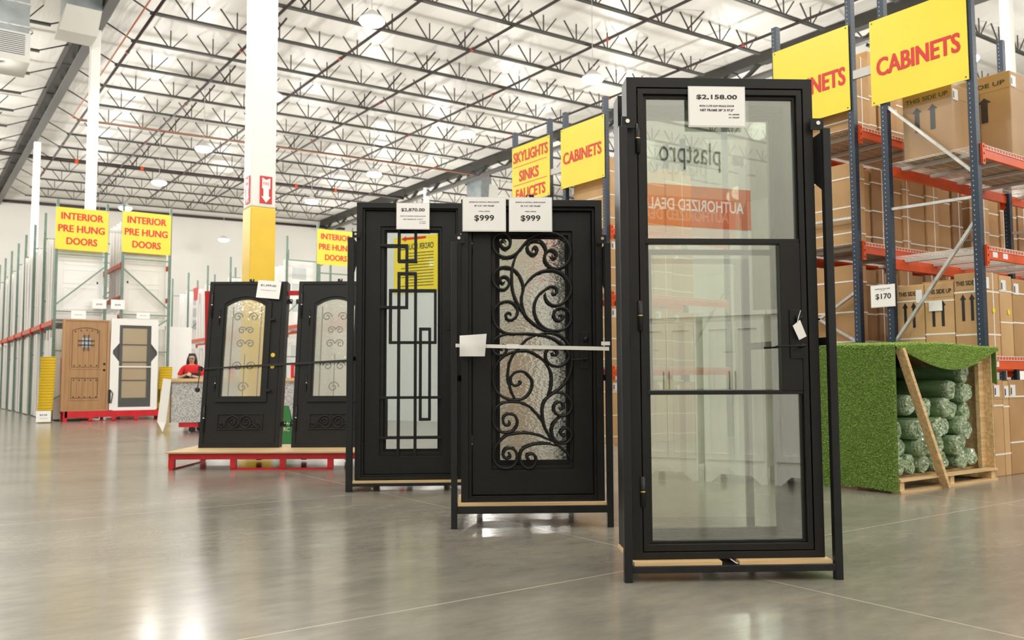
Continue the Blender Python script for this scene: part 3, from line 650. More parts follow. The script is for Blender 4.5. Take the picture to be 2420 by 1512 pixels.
def arched_door(label, u):
    q = RO + Matrix.Rotation(RZ4, 4, 'Z') @ Vector((u, .55, .206))
    d = thing('iron_door', label, 'door', q, 0, 'black iron doors'); d.rotation_euler = (-.150, 0, RZ4)
    Wd, Hd = .965, 2.057
    ring('frame', (0, Wd, 0, Hd), (.050, .908, .045, 2.018), 0, .14, IRON, d)
    o = [(.055, .049), (.903, .049)] + [(.903 + (.055 - .903) * i / 14, 2.013) for i in range(15)]
    lf = MB().ringp(o, arch_poly(.19, .765, .575, 1.77, 1.872), .006, .055).build('leaf', IRON, d)
    cs = MB().ringp(arch_poly(.165, .785, .548, 1.795, 1.900), arch_poly(.205, .735, .595, 1.77, 1.860), -.018, .01).build('glass_casing', IRON, lf)
    MB().ringp(arch_poly(.200, .740, .590, 1.765, 1.862), arch_poly(.228, .705, .620, 1.745, 1.832), -.006, .03).build('glazing_bead', IRON, lf)
    MB().prism(arch_poly(.224, .709, .616, 1.749, 1.838), .02, .025).build('glass_pane', GLASS_R, lf)
    # scrollwork behind the glass
    sw = MB()
    for cx, cz, r, s in ((.35, 1.62, .06, 1), (.55, 1.62, .06, -1), (.41, 1.45, .05, 1), (.51, 1.45, .05, -1), (.40, 1.28, .055, 1), (.52, 1.28, .055, -1), (.38, 1.0, .06, -1), (.54, 1.0, .06, 1), (.46, .74, .07, 1)):
        pp = []
        for k in range(22):
            a = k * .42; rr = r * (1 - k / 26)
            pp.append((cx + s * rr * math.cos(a), .075, cz + rr * math.sin(a)))
        sw.tube(pp, .008, 6)
    for uu in (.29, .64): sw.tube([(uu, .075, .62), (uu, .075, 1.75)], .007, 6)
    sw.tube([(.465, .075, .62), (.465, .075, 1.15)], .006, 6)
    sw.build('inner_grille', IRON, lf, smooth=True)
    # lower panel with carved scrolls
    pn = ring('lower_panel', (.195, .755, .215, .412), (.215, .735, .232, .396), -.010, .008, IRON, lf, .002)
    MB().box(.213, .737, .004, .03, .230, .398).build('panel_field', IRON, pn)
    for s in (1, -1):
        def q2(pts): return [(.475 - s * x, -.002, .232 + z) for x, z in pts]
        MB().tube(smooth_pts(q2([(.085, .075), (.098, .060), (.08, .045), (.055, .06), (.055, .10), (.085, .115), (.12, .10), (.135, .06), (.115, .02), (.075, .008), (.03, .02), (.008, .06), (.02, .115), (.07, .148), (.125, .135), (.16, .09), (.18, .04), (.21, .012), (.24, .02), (.25, .05), (.232, .068), (.215, .055), (.222, .04)]), 3), .011, 6).build('carved_scroll', IRON, pn, smooth=True)
        MB().tube(smooth_pts(q2([(.115, .02), (.135, .045), (.16, .05), (.175, .03), (.165, .012), (.148, .02)]), 3), .008, 6).build('carved_scroll', IRON, pn, smooth=True)
    for z in (.20, 1.60): hinge(d, .045, z, z + .31, -.012, .011, False)
    for z in (.69, 1.51): hinge(d, .152, z, z + .175, -.012, .007, False)
    for z in (.685, 1.565):
        MB().box(.775, .83, -.03, -.018, z - .012, z + .012).tube([(.83, -.03, z), (.83, -.055, z)], .014, 8).build('latch', IRON, lf)
    for z in (.985, 1.127):
        MB().tube([(.83, .0045, z), (.83, .008, z)], .026, 16).build('bore_hole', YPAINT, lf)
    for (a, b, c, e) in ((.46, .52, Hd, Hd + .055), (-.05, 0, 1.79, 1.85), (Wd, Wd + .05, 1.79, 1.85), (-.05, 0, .26, .32), (Wd, Wd + .05, .26, .32)):
        bk = MB().box(a, b, .085, .090, c, e).build('fixing_bracket', IRON, d)
        MB().tube([((a + b) / 2 + .01, .078, c + .04), ((a + b) / 2 + .01, .092, c + .04)], .008, 8).build('bolt', CHROME, bk)
    return d
a1 = arched_door('left arched black iron door leaning on the red stand, price sheet on top', .135)
a2 = arched_door('right arched black iron door on the red stand, partly behind the rectangle-grille door', 1.245)
t = thing('ratchet_strap', 'black strap drawn across both arched doors', 'strap', a1.location, 0); t.rotation_euler = a1.rotation_euler
MB().hexa([(-.03, -.0245, .945), (2.15, -.0245, 1.05), (2.15, -.022, 1.05), (-.03, -.022, .945), (-.03, -.0245, .963), (2.15, -.0245, 1.085), (2.15, -.022, 1.085), (-.03, -.022, .963)]).build('band', BSTRAP, t)
MB().box(-.06, -.025, -.03, .03, .93, .985).build('ratchet', BLACKP, t)
MB().tube([(-.045, 0, .94), (-.055, 0, .80), (-.06, 0, .72)], .006, 5).lathe([(.005, -.03), (.03, -.015), (.03, .015), (.005, .03)], 10, (-.06, 0, .70)).build('tail_hook', BLACKP, t)
t = price('tilted white price sheet reading $1,399.00 on the left arched door', a1.location, 0, -.145, .145, -.112, .112, -.030, [('$1,399.00', .47, .72, .66, .13, .01), ('JK5027 ARCHED IRON DOOR', .5, .45, .66, .035, 0)], False)
t.matrix_world = Matrix.Translation(a1.location) @ a1.rotation_euler.to_matrix().to_4x4() @ Matrix.Translation((.742, 0, 1.945)) @ Matrix.Rotation(.085, 4, 'Y')
# green folding floor sign behind the red stand
t = thing('floor_sign', 'green folding floor sign with white marks behind the arched doors', 'sign', (4.95, 13.0, 0), -.62)
for s in (-1, 1):
    MB().hexa([(-.17, s * .02 - .01 + s * .1, 0), (.17, s * .02 - .01 + s * .1, 0), (.17, s * .02 + .01 + s * .1, 0), (-.17, s * .02 + .01 + s * .1, 0), (-.05, s * .01 - .008, .62), (.05, s * .01 - .008, .62), (.05, s * .01 + .008, .62), (-.05, s * .01 + .008, .62)]).build('panel', GREENP, t)
mk = MB()
for k in range(3): mk.prism([(.0 + k * .04, .33), (.02 + k * .04, .37), (.04 + k * .04, .33), (.02 + k * .04, .345)], -.115, -.105)
mk.build('white_mark', PAPER, t)
text('RC', .09, .06, .05, .26, -.108, PAPER, t)

# ------------------------------------------------------------------ navy racks with orange beams on the right
def perf_mat(name, base, hole, xs, ys):
    """steel with rows of punched holes: dots at |x| = xs on the y faces and |y| = ys on the x faces"""
    M = mat(name, base, .38, var=.15, vscale=5); nt = M.node_tree; b = nt.nodes['Principled BSDF']; L = nt.links.new
    tc = node(nt, 'ShaderNodeTexCoord'); sp = node(nt, 'ShaderNodeSeparateXYZ'); L(tc.outputs['Object'], sp.inputs[0])
    fz = mth(nt, 'ABSOLUTE', mth(nt, 'SUBTRACT', mth(nt, 'FRACT', mth(nt, 'DIVIDE', sp.outputs[2], .0508)), .5))
    hx = mth(nt, 'MULTIPLY', mth(nt, 'LESS_THAN', mth(nt, 'ABSOLUTE', mth(nt, 'SUBTRACT', mth(nt, 'ABSOLUTE', sp.outputs[0]), xs)), .007), mth(nt, 'LESS_THAN', fz, .30))
    hy = mth(nt, 'MULTIPLY', mth(nt, 'LESS_THAN', mth(nt, 'ABSOLUTE', mth(nt, 'SUBTRACT', sp.outputs[1], ys)), .004), mth(nt, 'LESS_THAN', fz, .11))
    src = b.inputs['Base Color'].links[0].from_socket
    m1 = node(nt, 'ShaderNodeMix', data_type='RGBA'); L(hx, m1.inputs[0]); L(src, m1.inputs[6]); m1.inputs[7].default_value = (.004, .006, .012, 1)
    m2 = node(nt, 'ShaderNodeMix', data_type='RGBA'); L(hy, m2.inputs[0]); L(m1.outputs[2], m2.inputs[6]); m2.inputs[7].default_value = (*hole, 1)
    L(m2.outputs[2], b.inputs['Base Color']); return M
PBLUE = perf_mat('punched_navy_steel', (.017, .035, .066), (.55, .58, .60), .016, .012)
PGREEN = perf_mat('punched_green_steel', (.20, .31, .25), (.04, .07, .06), .016, .0)
def upright(par, x, y, top, M, flip=1, w=.076, q=.038):
    mb = MB().box(-q, q, -w / 2, -w / 2 + .006, 0, top).box(-q, q, w / 2 - .006, w / 2, 0, top)
    mb.box(-q if flip > 0 else q - .006, -q + .006 if flip > 0 else q, -w / 2 + .006, w / 2 - .006, 0, top)
    o = mb.build('upright', M, par); o.location = (x, y, 0)
    MB().box(-.06, .07, -.06, .06, 0, .008).build('foot_plate', GALV, o)
    return o
def brace(par, a, b, M, w=.04):
    return MB().bar(a, b, w, .03).build('frame_brace', M, par)
def step_beam(par, x0, x1, y, ztop, face, M=None, labels=()):
    """face = -1: face looks to -y"""
    b = MB().box(x0, x1, y - .02, y + .02, ztop - .125, ztop - .03).box(x0, x1, y - .02 if face < 0 else y, y if face < 0 else y + .02, ztop - .03, ztop).build('beam', M or ORANGE, par, bevel=.002)
    for x, s in ((x0, 1), (x1, -1)):
        c = MB().box(min(x, x + s * .05) - (.004), max(x, x + s * .05), y + face * .038 - .003, y + face * .038 + .003, ztop - .205, ztop + .015).box(x - .004, x + .004, min(y, y + face * .038), max(y, y + face * .038), ztop - .205, ztop + .015).build('connector', M or ORANGE, b)
        for k in range(3): MB().box(min(x + s * .018, x + s * .03), max(x + s * .018, x + s * .03), y + face * .0425 - .001, y + face * .0425 + .001, ztop - .18 + k * .075, ztop - .155 + k * .075).build('slot', GASKET, c)
    for u in labels: MB().box(u, u + .1, y + face * .021 - .001, y + face * .021 + .001, ztop - .1, ztop - .045).build('shelf_label', STICK, b)
    return b
def wire_deck(par, x0, x1, y0, y1, z):
    mb = MB(); n = int((x1 - x0) / .062)
    for i in range(n + 1):
        x = x0 + (x1 - x0) * i / n; mb.box(x - .0025, x + .0025, y0, y1, z, z + .005)
        mb.box(x - .0025, x + .0025, y0 - .003, y0 + .002, z - .035, z)
    for i in range(9):
        y = y0 + (y1 - y0) * i / 8; mb.box(x0, x1, y - .0025, y + .0025, z + .003, z + .008)
    mb.box(x0, x1, y0 - .004, y0 + .001, z - .037, z - .032)
    o = mb.build('wire_deck', WIRE, par, fix=False)
    for k in range(int((x1 - x0) / .62)):
        x = x0 + .28 + k * .62; MB().box(x - .03, x + .03, y0 + .03, y1 - .03, z - .035, z - .002).build('deck_channel', LGREY, o)
    return o
TOP = 5.46
def rack(label, y0, y1, xs, levels, lab=None, brace_z=(), row=None, hz=()):
    t = thing('pallet_rack', label, 'rack', (0, 0, 0), 0, 'navy pallet racks with orange beams')
    for x in xs:
        upright(t, x, y0 + .038, TOP, PBLUE); upright(t, x, y1 - .038, TOP, PBLUE)
        for a, b in brace_z: brace(t, (x, y1 - .06, a), (x, y0 + .06, b), GALV)
        for z in hz: brace(t, (x, y1 - .06, z), (x, y0 + .06, z - .02), GALV)
    for i in range(len(xs) - 1):
        for z in levels:
            step_beam(t, xs[i] + .038, xs[i + 1] - .038, y0 + .02, z, -1, None, [xs[i] + .2, xs[i] + .42] if lab and z == lab[0] and i == 0 else ([xs[i] + .13] if lab and z == lab[1] and i == 0 else ()))
            step_beam(t, xs[i] + .038, xs[i + 1] - .038, y1 - .02, z, 1)
            wire_deck(t, xs[i] + .05, xs[i + 1] - .05, y0 - .004, y1 + .004, z + .002)
    return t
XA = (8.96, 11.76, 14.56)
rack('navy rack nearest at right, under the biggest CABINETS sign', 4.29, 5.33, XA, (1.216, 2.345, 3.40), (2.345, 1.216), [(1.40, 2.62), (4.05, 3.12), (.2, 1.15)], hz=(2.88, 4.5))
rack('navy rack behind the partly hidden CABINETS sign, back to back with the nearest one', 5.66, 6.78, XA, (1.30, 2.568, 3.93), None, [(2.0, 1.42), (1.42, 2.0)], hz=(2.88, 4.5, 1.3))
rack('navy rack under the far CABINETS sign, past the scroll door', 9.95, 11.02, (8.96, 11.76), (1.20, 2.36, 3.40), None, [(1.4, 2.6)], hz=(2.88,))
rack('navy rack under the SKYLIGHTS SINKS FAUCETS sign', 11.37, 12.46, (8.96, 11.76), (1.2, 2.5, 3.9), None, [(2.6, 1.4)], hz=(2.88,))
for y0, y1, z, lab in ((5.33, 5.66, 4.52, 'pale bar joining the two nearest navy racks between the CABINETS signs'), (11.02, 11.37, 4.52, 'pale bar joining the two far navy racks between their yellow signs')):
    tag(MB().box(8.925, 8.965, y0 - .03, y1 + .03, z - .05, z + .05).build('row_spacer', LGREY), lab, 'rack spacer')

# yellow hanging signs on the rack ends (they look towards -x)
def aisle_sign(label, loc, rz, wd, hg, lines, group='yellow aisle signs'):
    t = thing('aisle_sign', label, 'sign', loc, rz, group)
    MB().box(0, wd, -.004, .004, 0, hg).build('panel', YSIGN, t)
    for u in (.03, wd - .03):
        for z in (.03, hg - .03): MB().tube([(u, -.008, z), (u, -.003, z)], .008, 8).build('fixing', BLACKP, t)
    for s, cu, cz, ww, hh, bd in lines:
        if s == '-': MB().box(cu * wd - ww * wd / 2, cu * wd + ww * wd / 2, -.0052, -.004, cz * hg - .006, cz * hg + .006).build('rule', REDINK, t)
        else: text(s, ww * wd, hh * hg, cu * wd, cz * hg, -.0055, REDINK, t, bold=bd)
    return t
CAB = [('CABINETS', .5, .49, .86, .225, .035)]
aisle_sign('largest yellow CABINETS sign at the top right, on the nearest rack', (8.905, 5.42, 4.08), -PI / 2, 1.09, .98, [('CABINETS', .5, .43, .86, .215, .035)])
aisle_sign('yellow CABINETS sign half hidden behind the tall glass door', (8.905, 6.75, 4.115), -PI / 2, 1.06, 1.01, [('CABINETS', .52, .42, .86, .215, .035)])
aisle_sign('small far yellow CABINETS sign above the scroll door', (8.905, 11.04, 4.165), -PI / 2, 1.08, 1.0, [('CABINETS', .5, .49, .88, .20, .035)])
aisle_sign('yellow sign reading SKYLIGHTS SINKS FAUCETS above the scroll door', (8.905, 12.44, 4.13), -PI / 2, 1.09, 1.03,
           [('SKYLIGHTS', .5, .81, .92, .19, .035), ('-', .48, .645, .9, 1, 0), ('SINKS', .46, .47, .52, .19, .035), ('-', .48, .325, .9, 1, 0), ('FAUCETS', .5, .155, .78, .19, .035)])
price('white price sheet reading $170 on the nearest navy rack', (8.905, 5.50, 1.80), -PI / 2, 0, .28, 0, .235, -.012, [('$170', .52, .46, .66, .30, .02), ('RECESSED PANEL WALL CABINET', .5, .83, .66, .04, 0), ('12 X 30', .5, .76, .16, .03, 0)])

# cartons
NC = [0]
def carton(label, x0, x1, y0, y1, z0, z1, ci=0, bands=(.3, .7), side=None, dot=False, stick=True, group='cartons on the navy racks', vstrap=False, jitter=0.0):
    cx, cy = (x0 + x1) / 2, (y0 + y1) / 2
    t = thing('carton', label, 'carton', (cx, cy, z0), random.uniform(-jitter, jitter), group)
    a, b, h = (x1 - x0) / 2, (y1 - y0) / 2, z1 - z0
    bd = MB().box(-a, a, -b, b, 0, h)
    bd.build('box_body', CART[ci % 4], t, bevel=.006)
    MB().box(-a - .0015, a + .0015, -b - .0015, b + .0015, h * .80, h * .803).build('flap_seam', CART[2], t)
    for f in bands:
        z = h * f + random.uniform(-.01, .01)
        MB().box(-a - .003, a + .003, -b - .003, b + .003, z, z + .016).build('strap', STRAP, t)
    if vstrap: MB().box(-.008 + a * .25, .008 + a * .25, -b - .004, b + .004, -.0, h + .004).build('strap', STRAP, t)
    if stick:
        s = MB().box(-a + .02, min(a - .01, -a + .13), -b - .006, -b - .004, h - .17, h - .05).build('shipping_label', STICK, t)
        MB().box(-a + .03, -a + .05, -b - .0075, -b - .006, h - .15, h - .08).build('print', INK, s)
    if dot: MB().tube([(.04, -b - .006, h * .55), (.04, -b - .004, h * .55)], .03, 18).build('dot_sticker', YDOT, t)
    if side:                             # printed side looks to -x
        pv = bpy.data.objects.new('printed_side', MB().box(-.0005, .0005, -.0005, .0005, 0, .001).build('tmp', CART[0]).data); bpy.data.objects.remove(bpy.data.objects['tmp'])
        COL.objects.link(pv); pv.parent = t; pv.location = (-a - .002, b, 0); pv.rotation_euler = (0, 0, -PI / 2)
        W = 2 * b
        if 'T' in side: text('THIS SIDE UP', W * .86, .048, W * .5, h * .88, -.001, INK, pv, bold=.015)
        for u in (.3, .62):
            zc = h * .60; k = W / .36
            MB().prism([(W * u - .018 * k, zc - .15), (W * u + .018 * k, zc - .15), (W * u + .018 * k, zc + .07), (W * u + .038 * k, zc + .07), (W * u, zc + .13), (W * u - .038 * k, zc + .07), (W * u - .018 * k, zc + .07)], -.0015, -.0005).build('up_arrow', INK, pv)
        if 'L' in side: MB().box(W * .72, W * .95, -.003, -.001, h - .20, h - .06).build('shipping_label', STICK, pv)
        if 'N' in side: MB().box(W * .16, W * .62, -.012, -.008, h * .62, h * .76).build('paper_note', PAPER, pv)
    return t
random.seed(11)
# nearest rack, shelf above the turf crate
Z = 1.225
ys = [(4.985, 5.29), (4.66, 4.975), (4.36, 4.65)]
tags = [('TL', 'back'), ('TN', 'middle'), ('TL', 'front')]
for (ya, yb), (s, nm) in zip(ys, tags):
    carton('tan THIS SIDE UP carton above the turf crate, %s of three' % nm, 9.06, 9.36 if nm != 'front' else 9.40, ya, yb, Z, Z + (.80 if nm != 'front' else .87), 3 if nm != 'front' else 0, (.25, .76) if nm != 'middle' else (.3, .74), s, dot=(nm == 'front'), vstrap=(nm == 'front'))
x = 9.42
for k, wd in enumerate((.27, .30, .33, .28, .31, .29)):
    carton('tan carton on the shelf right of the turf crate, %s in its row' % ORD[k + 1], x, x + wd, 4.36, 5.2, Z, Z + .86 - .02 * (k % 3), (3, 1, 0, 3)[k % 4], (.42, .80), None, dot=(k in (0, 2))); x += wd + .015
x = 9.12
for k, wd in enumerate((.20, .12, .34, .30, .32, .3, .33)):
    carton('brown carton standing on the floor under the nearest rack, %s from its post' % ORD[k], x, x + wd, 4.33, 5.2, 0, .98 - .01 * (k % 2), (0, 3, 1)[k % 3], (.22, .72) if k < 2 else (.33, .82), None, group='cartons under the nearest rack'); x += wd + .012
# wrapped cartons on its top shelf
def wrapped(label, x0, x1, y0, y1, z0, z1, side):
    t = carton(label, x0, x1, y0, y1, z0, z1, 1, (), side, stick=True, group='film-wrapped cartons on the top shelf')
    a, b, h = (x1 - x0) / 2 + .012, (y1 - y0) / 2 + .012, z1 - z0
    o = MB()
    n = 10
    prof = [(-a, -b), (a, -b), (a, b), (-a, b)]
    for k in range(12):
        pass
    o.box(-a, a, -b, b, .0, h + .01).build('film', FILM, t)
    return t
ZT = 3.41
wrapped('film-wrapped brown carton on the top shelf of the nearest rack, left one', 9.10, 9.70, 4.62, 5.17, ZT, 4.16, 'T')
wrapped('film-wrapped brown carton on the top shelf of the nearest rack, right one', 9.72, 10.42, 4.30, 5.02, ZT, 4.34, 'T')
wrapped('film-wrapped brown carton at the far right of the top shelf', 10.46, 11.2, 4.32, 5.2, ZT, 4.38, '')
# back-to-back rack
def fill(rowlab, x0, x1, y0, y1, z, hts, wds, cols, grp, st=False, vs=True):
    x = x0; k = 0
    while x < x1 and k < 30:
        wd = wds[k % len(wds)]; h = hts[k % len(hts)]
        if x < 11.82 and x + wd > 11.70: x = 11.83
        carton('%s, %s from the left' % (rowlab, ORD[k]), x, x + wd, y0 + .02 * (k % 2), y1, z, z + h, cols[k % len(cols)], (.12, .45, .80), None, stick=st, group=grp, vstrap=(vs and k % 2 == 0), jitter=.01)
        x += wd + .02; k += 1
fill('brown carton, middle shelf of the rack behind the tall glass door', 9.05, 14.3, 5.80, 6.7, 2.58, (.96, .92, .95, .90), (.26, .12, .34, .30, .14, .36, .28, .32), (0, 1, 2, 1, 0, 1), 'cartons on the middle shelf of the second rack')
fill('brown carton, top shelf of the rack behind the tall glass door', 9.05, 12.6, 5.80, 6.7, 3.94, (.92, 1.05, .88, 1.08), (.42, .16, .40, .34, .38), (0, 3, 1, 0), 'cartons on the top shelf of the second rack')
fill('dark brown carton low on the rack behind the turf crate', 9.05, 13.6, 5.80, 6.7, 1.31, (1.02, .98, 1.0, .96), (.24, .22, .13, .30, .28, .26), (1, 2, 2, 1), 'cartons on the low shelf of the second rack')
fill('dark brown carton on the floor behind the turf crate', 9.05, 11.4, 5.80, 6.7, 0, (1.06, 1.04), (.4, .44, .38), (1, 2), 'cartons under the second rack', vs=False)
for lv, z, h in (('floor', 0, 1.0), ('lower shelf', 1.21, .95), ('middle shelf', 2.37, .85)):
    fill('tan carton right of the scroll door, far rack %s' % lv, 9.06, 10.6, 10.02, 10.9, z, (h, h - .04), (.42, .5), (3, 0), 'cartons on the far rack, %s' % lv, st=True)
fill('white carton, far rack top behind the yellow signs', 9.06, 10.9, 10.02, 10.9, 3.41, (1.1, 1.0), (.6, .62), (3,), 'cartons on the far rack top')

# ------------------------------------------------------------------ turf crate
def roll_mat():
    M = bpy.data.materials.new('wrapped_turf'); M.use_nodes = True; nt = M.node_tree; b = nt.nodes['Principled BSDF']; L = nt.links.new
    tc = node(nt, 'ShaderNodeTexCoord'); oi = node(nt, 'ShaderNodeObjectInfo')
    va = node(nt, 'ShaderNodeVectorMath'); va.operation = 'ADD'; L(tc.outputs['Object'], va.inputs[0])
    cx = node(nt, 'ShaderNodeCombineXYZ'); L(mth(nt, 'MULTIPLY', oi.outputs['Random'], 20.0), cx.inputs[0]); L(cx.outputs[0], va.inputs[1])
    n = node(nt, 'ShaderNodeTexNoise'); n.inputs['Scale'].default_value = 17; n.inputs['Detail'].default_value = 5; n.inputs['Distortion'].default_value = 2.2; L(va.outputs[0], n.inputs['Vector'])
    r = node(nt, 'ShaderNodeValToRGB'); e = r.color_ramp.elements; e[0].position = .36; e[1].position = .70; e[0].color = (.12, .24, .08, 1); e[1].color = (.60, .67, .54, 1)
    L(n.outputs['Fac'], r.inputs[0]); L(r.outputs[0], b.inputs['Base Color']); b.inputs['Roughness'].default_value = .18; b.inputs['Coat Weight'].default_value = .6
    bp = node(nt, 'ShaderNodeBump'); bp.inputs['Strength'].default_value = .8; bp.inputs['Distance'].default_value = .02
    n2 = node(nt, 'ShaderNodeTexNoise'); n2.inputs['Scale'].default_value = 30; L(va.outputs[0], n2.inputs['Vector']); L(n2.outputs['Fac'], bp.inputs['Height']); L(bp.outputs[0], b.inputs['Normal']); return M
ROLL = roll_mat()
ROLLB = mat('turf_under_film', (.20, .33, .16), .2, var=.5, vscale=8, coat=.7, stretch=(1, .3, 1))
CX0, CX1, CY0, CY1 = 7.13, 8.86, 4.19, 5.12
t = thing('timber_crate', 'open timber pallet crate under the green turf cover', 'crate', (0, 0, 0))
for x in (CX0 + .02, (CX0 + CX1) / 2, CX1 - .09): MB().box(x, x + .07, CY0 + .02, CY1, .022, .10).build('stringer', WOOD, t)
for k in range(5): MB().box(CX0, CX1, CY0 + k * .21, CY0 + k * .21 + .09, .10, .122).build('deck_board', WOOD, t)
for k in (0, 2, 4): MB().box(CX0, CX1, CY0 + k * .21, CY0 + k * .21 + .09, 0, .022).build('bottom_board', WOOD, t)
for x in (CX0 + .01, CX1 - .10):
    for y in (CY0 + .1, CY1 - .04): MB().box(x, x + .09, y, y + .038, .12, 1.27).build('corner_post', WOOD, t)
MB().box(CX1 - .012, CX1, CY0 + .02, CY1, .0, 1.27).build('side_panel', WOOD, t)
MB().box(CX0 + .02, CX1 - .02, CY1 - .01, CY1, .12, 1.26).build('back_panel', GASKET, t)
MB().bar((CX0 + .03, CY0 - .02, 1.262), (CX0 + .71, CY0 - .02, .012), .038, .075, up=(0, 1, 0)).build('diagonal_lumber', WOOD, t)
rolls = [(8.557, 1.046), (8.224, .898), (8.481, .864), (8.669, .862), (7.612, .756), (7.89, .727), (8.122, .73), (8.344, .694), (8.575, .681), (7.356, .536), (7.571, .543), (7.75, .544), (7.963, .552), (8.197, .544), (8.424, .544), (8.639, .497),
         (7.425, .381), (7.641, .378), (7.866, .39), (8.066, .373), (8.289, .371), (8.52, .391), (7.361, .212), (7.533, .194), (7.726, .204), (7.967, .212), (8.142, .21), (8.398, .21), (8.633, .229)]
rows = [1, 3, 5, 7, 6, 7]; cnt = []
for a, n in enumerate(rows): cnt += [(a, k, n) for k in range(n)]
rn = ['top', 'second', 'third', 'fourth', 'fifth', 'bottom']
random.seed(5)
for (x, z), (a, k, n) in zip(rolls, cnt):
    lab = 'film-wrapped green turf roll, ' + ('alone at the top' if n == 1 else '%s from the left in the %s layer' % (ORD[k], rn[a]))
    r = .088; n_ = 18
    q = random.uniform(.0, .12); t = thing('turf_roll', lab, 'turf roll', (x - .03, CY0 + .06 + q, max(z, .122 + r * 1.13)), 0, 'wrapped turf rolls'); ph = random.uniform(0, 6)
    t.rotation_euler = (0, random.uniform(0, 6), 0)
    def rr(j, y): return r * (1 + .09 * math.sin(3 * 2 * PI * j / n_ + ph) + .06 * math.sin(2 * 2 * PI * j / n_ + 2 * ph + y * 4))
    b = MB(); vs = []; ny = 5
    for i in range(ny):
        y = .045 + i * .17
        vs += [(rr(j, y) * math.cos(2 * PI * j / n_), y, rr(j, y) * math.sin(2 * PI * j / n_)) for j in range(n_)]
    b.add(vs, [(i * n_ + j, i * n_ + (j + 1) % n_, (i + 1) * n_ + (j + 1) % n_, (i + 1) * n_ + j) for i in range(ny - 1) for j in range(n_)] + [tuple(range((ny - 1) * n_, ny * n_))])
    b.build('roll_body', ROLLB, t, smooth=True)
    e = MB(); vs = []
    for i, (f, y) in enumerate(((1.0, .05), (1.01, .01), (.93, -.012), (.72, -.02), (.45, -.012), (.2, -.022), (.04, -.014))):
        vs += [(rr(j, y) * f * (1 + random.uniform(-.02, .02)) * math.cos(2 * PI * j / n_), y + random.uniform(-.008, .008), rr(j, y) * f * math.sin(2 * PI * j / n_)) for j in range(n_)]
    e.add(vs, [(i * n_ + j, i * n_ + (j + 1) % n_, (i + 1) * n_ + (j + 1) % n_, (i + 1) * n_ + j) for i in range(6) for j in range(n_)] + [tuple(range(6 * n_, 7 * n_))])
    e.build('wrapped_end', ROLL, t)
def grass_mat():
    M = bpy.data.materials.new('turf_blades'); M.use_nodes = True; nt = M.node_tree; b = nt.nodes['Principled BSDF']; L = nt.links.new
    at = node(nt, 'ShaderNodeTexCoord'); n = node(nt, 'ShaderNodeTexNoise'); n.inputs['Scale'].default_value = 90; L(at.outputs['Object'], n.inputs['Vector'])
    r = node(nt, 'ShaderNodeValToRGB'); e = r.color_ramp.elements; e[0].position = .3; e[1].position = .68; e[0].color = (.20, .34, .06, 1); e[1].color = (.54, .72, .20, 1)
    L(n.outputs['Fac'], r.inputs[0]); L(r.outputs[0], b.inputs['Base Color']); b.inputs['Roughness'].default_value = .45; return M
BLADE = grass_mat(); TBACK = mat('turf_backing', (.11, .20, .04), .9)
t = thing('turf_cover', 'green artificial grass sheet draped over the crate of turf rolls', 'artificial grass', (0, 0, 0))
random.seed(3)
# drape: left side, top, scalloped front flap, short right flap
def side_pt(a, b):                       # a along y 0..1, b up 0..1
    return Vector((CX0 - .03 - .015 * math.sin(a * 7) - .02 * (1 - b) * math.sin(a * 3 + 1), CY0 - .01 + a * 1.0, .012 + .025 * math.sin(a * 5) * (1 - b) + b * (1.285 + .02 * a)))
def top_pt(a, b):                        # a along x, b along y
    return Vector((CX0 - .03 + a * (CX1 + .06 - CX0), CY0 - .01 + b * 1.0, 1.287 + .02 * math.sin(a * 4.5) + .03 * a + .02 * b))
def flap_len(a): return .03 + .21 * max(0, math.sin(PI * min(1, max(0, a)) ** .9)) ** 1.3
def front_pt(a, b):
    q = top_pt(a, 0); return Vector((q.x, q.y - .012 - .05 * b * math.sin(PI * a), q.z - b * flap_len(a)))
def right_pt(a, b):
    q = top_pt(1, a * .3); return Vector((q.x + .012, q.y, q.z - b * (.36 - .1 * a)))
def sheet(fn, na, nb, off):
    vs = [fn(i / na, j / nb) for j in range(nb + 1) for i in range(na + 1)]
    return [tuple(v) for v in vs], [(j * (na + 1) + i, j * (na + 1) + i + 1, (j + 1) * (na + 1) + i + 1, (j + 1) * (na + 1) + i) for j in range(nb) for i in range(na)]
bk = MB(); bl = MB()
def blades(fn, count, out, ln, lean):
    for k in range(count):
        a, b = random.random(), random.random()
        p = fn(a, b); o = Vector(out)
        d = (o + Vector((random.uniform(-.6, .6), random.uniform(-.6, .6), random.uniform(-.6, .6))) + Vector(lean)).normalized() * ln * random.uniform(.6, 1.2)
        s = d.cross(Vector((random.uniform(-1, 1), random.uniform(-1, 1), random.uniform(-1, 1)))).normalized() * .0022
        mdl = p + d * .55
        bl.add([p - s, p + s, mdl + s * .8, p + d + Vector((0, 0, -.004)), mdl - s * .8], [(0, 1, 2, 4), (4, 2, 3)])
for fn, na, nb, cn, out, ln, lean in ((side_pt, 12, 12, 46000, (-1, 0, 0), .026, (0, 0, .25)), (top_pt, 14, 8, 15000, (0, 0, 1), .026, (-.2, -.3, 0)), (front_pt, 20, 5, 13000, (0, -1, .3), .026, (0, 0, .3)), (right_pt, 4, 5, 1500, (1, -.3, 0), .026, (0, 0, -.3))):
    vs, fs = sheet(fn, na, nb, 0); bk.add(vs, fs); blades(fn, cn, out, ln, lean)
bo = bk.build('turf_backing', TBACK, t); sm = bo.modifiers.new('thickness', 'SOLIDIFY'); sm.thickness = .006
tag(bl.build('grass_blades', BLADE, t, fix=False), kind='stuff')

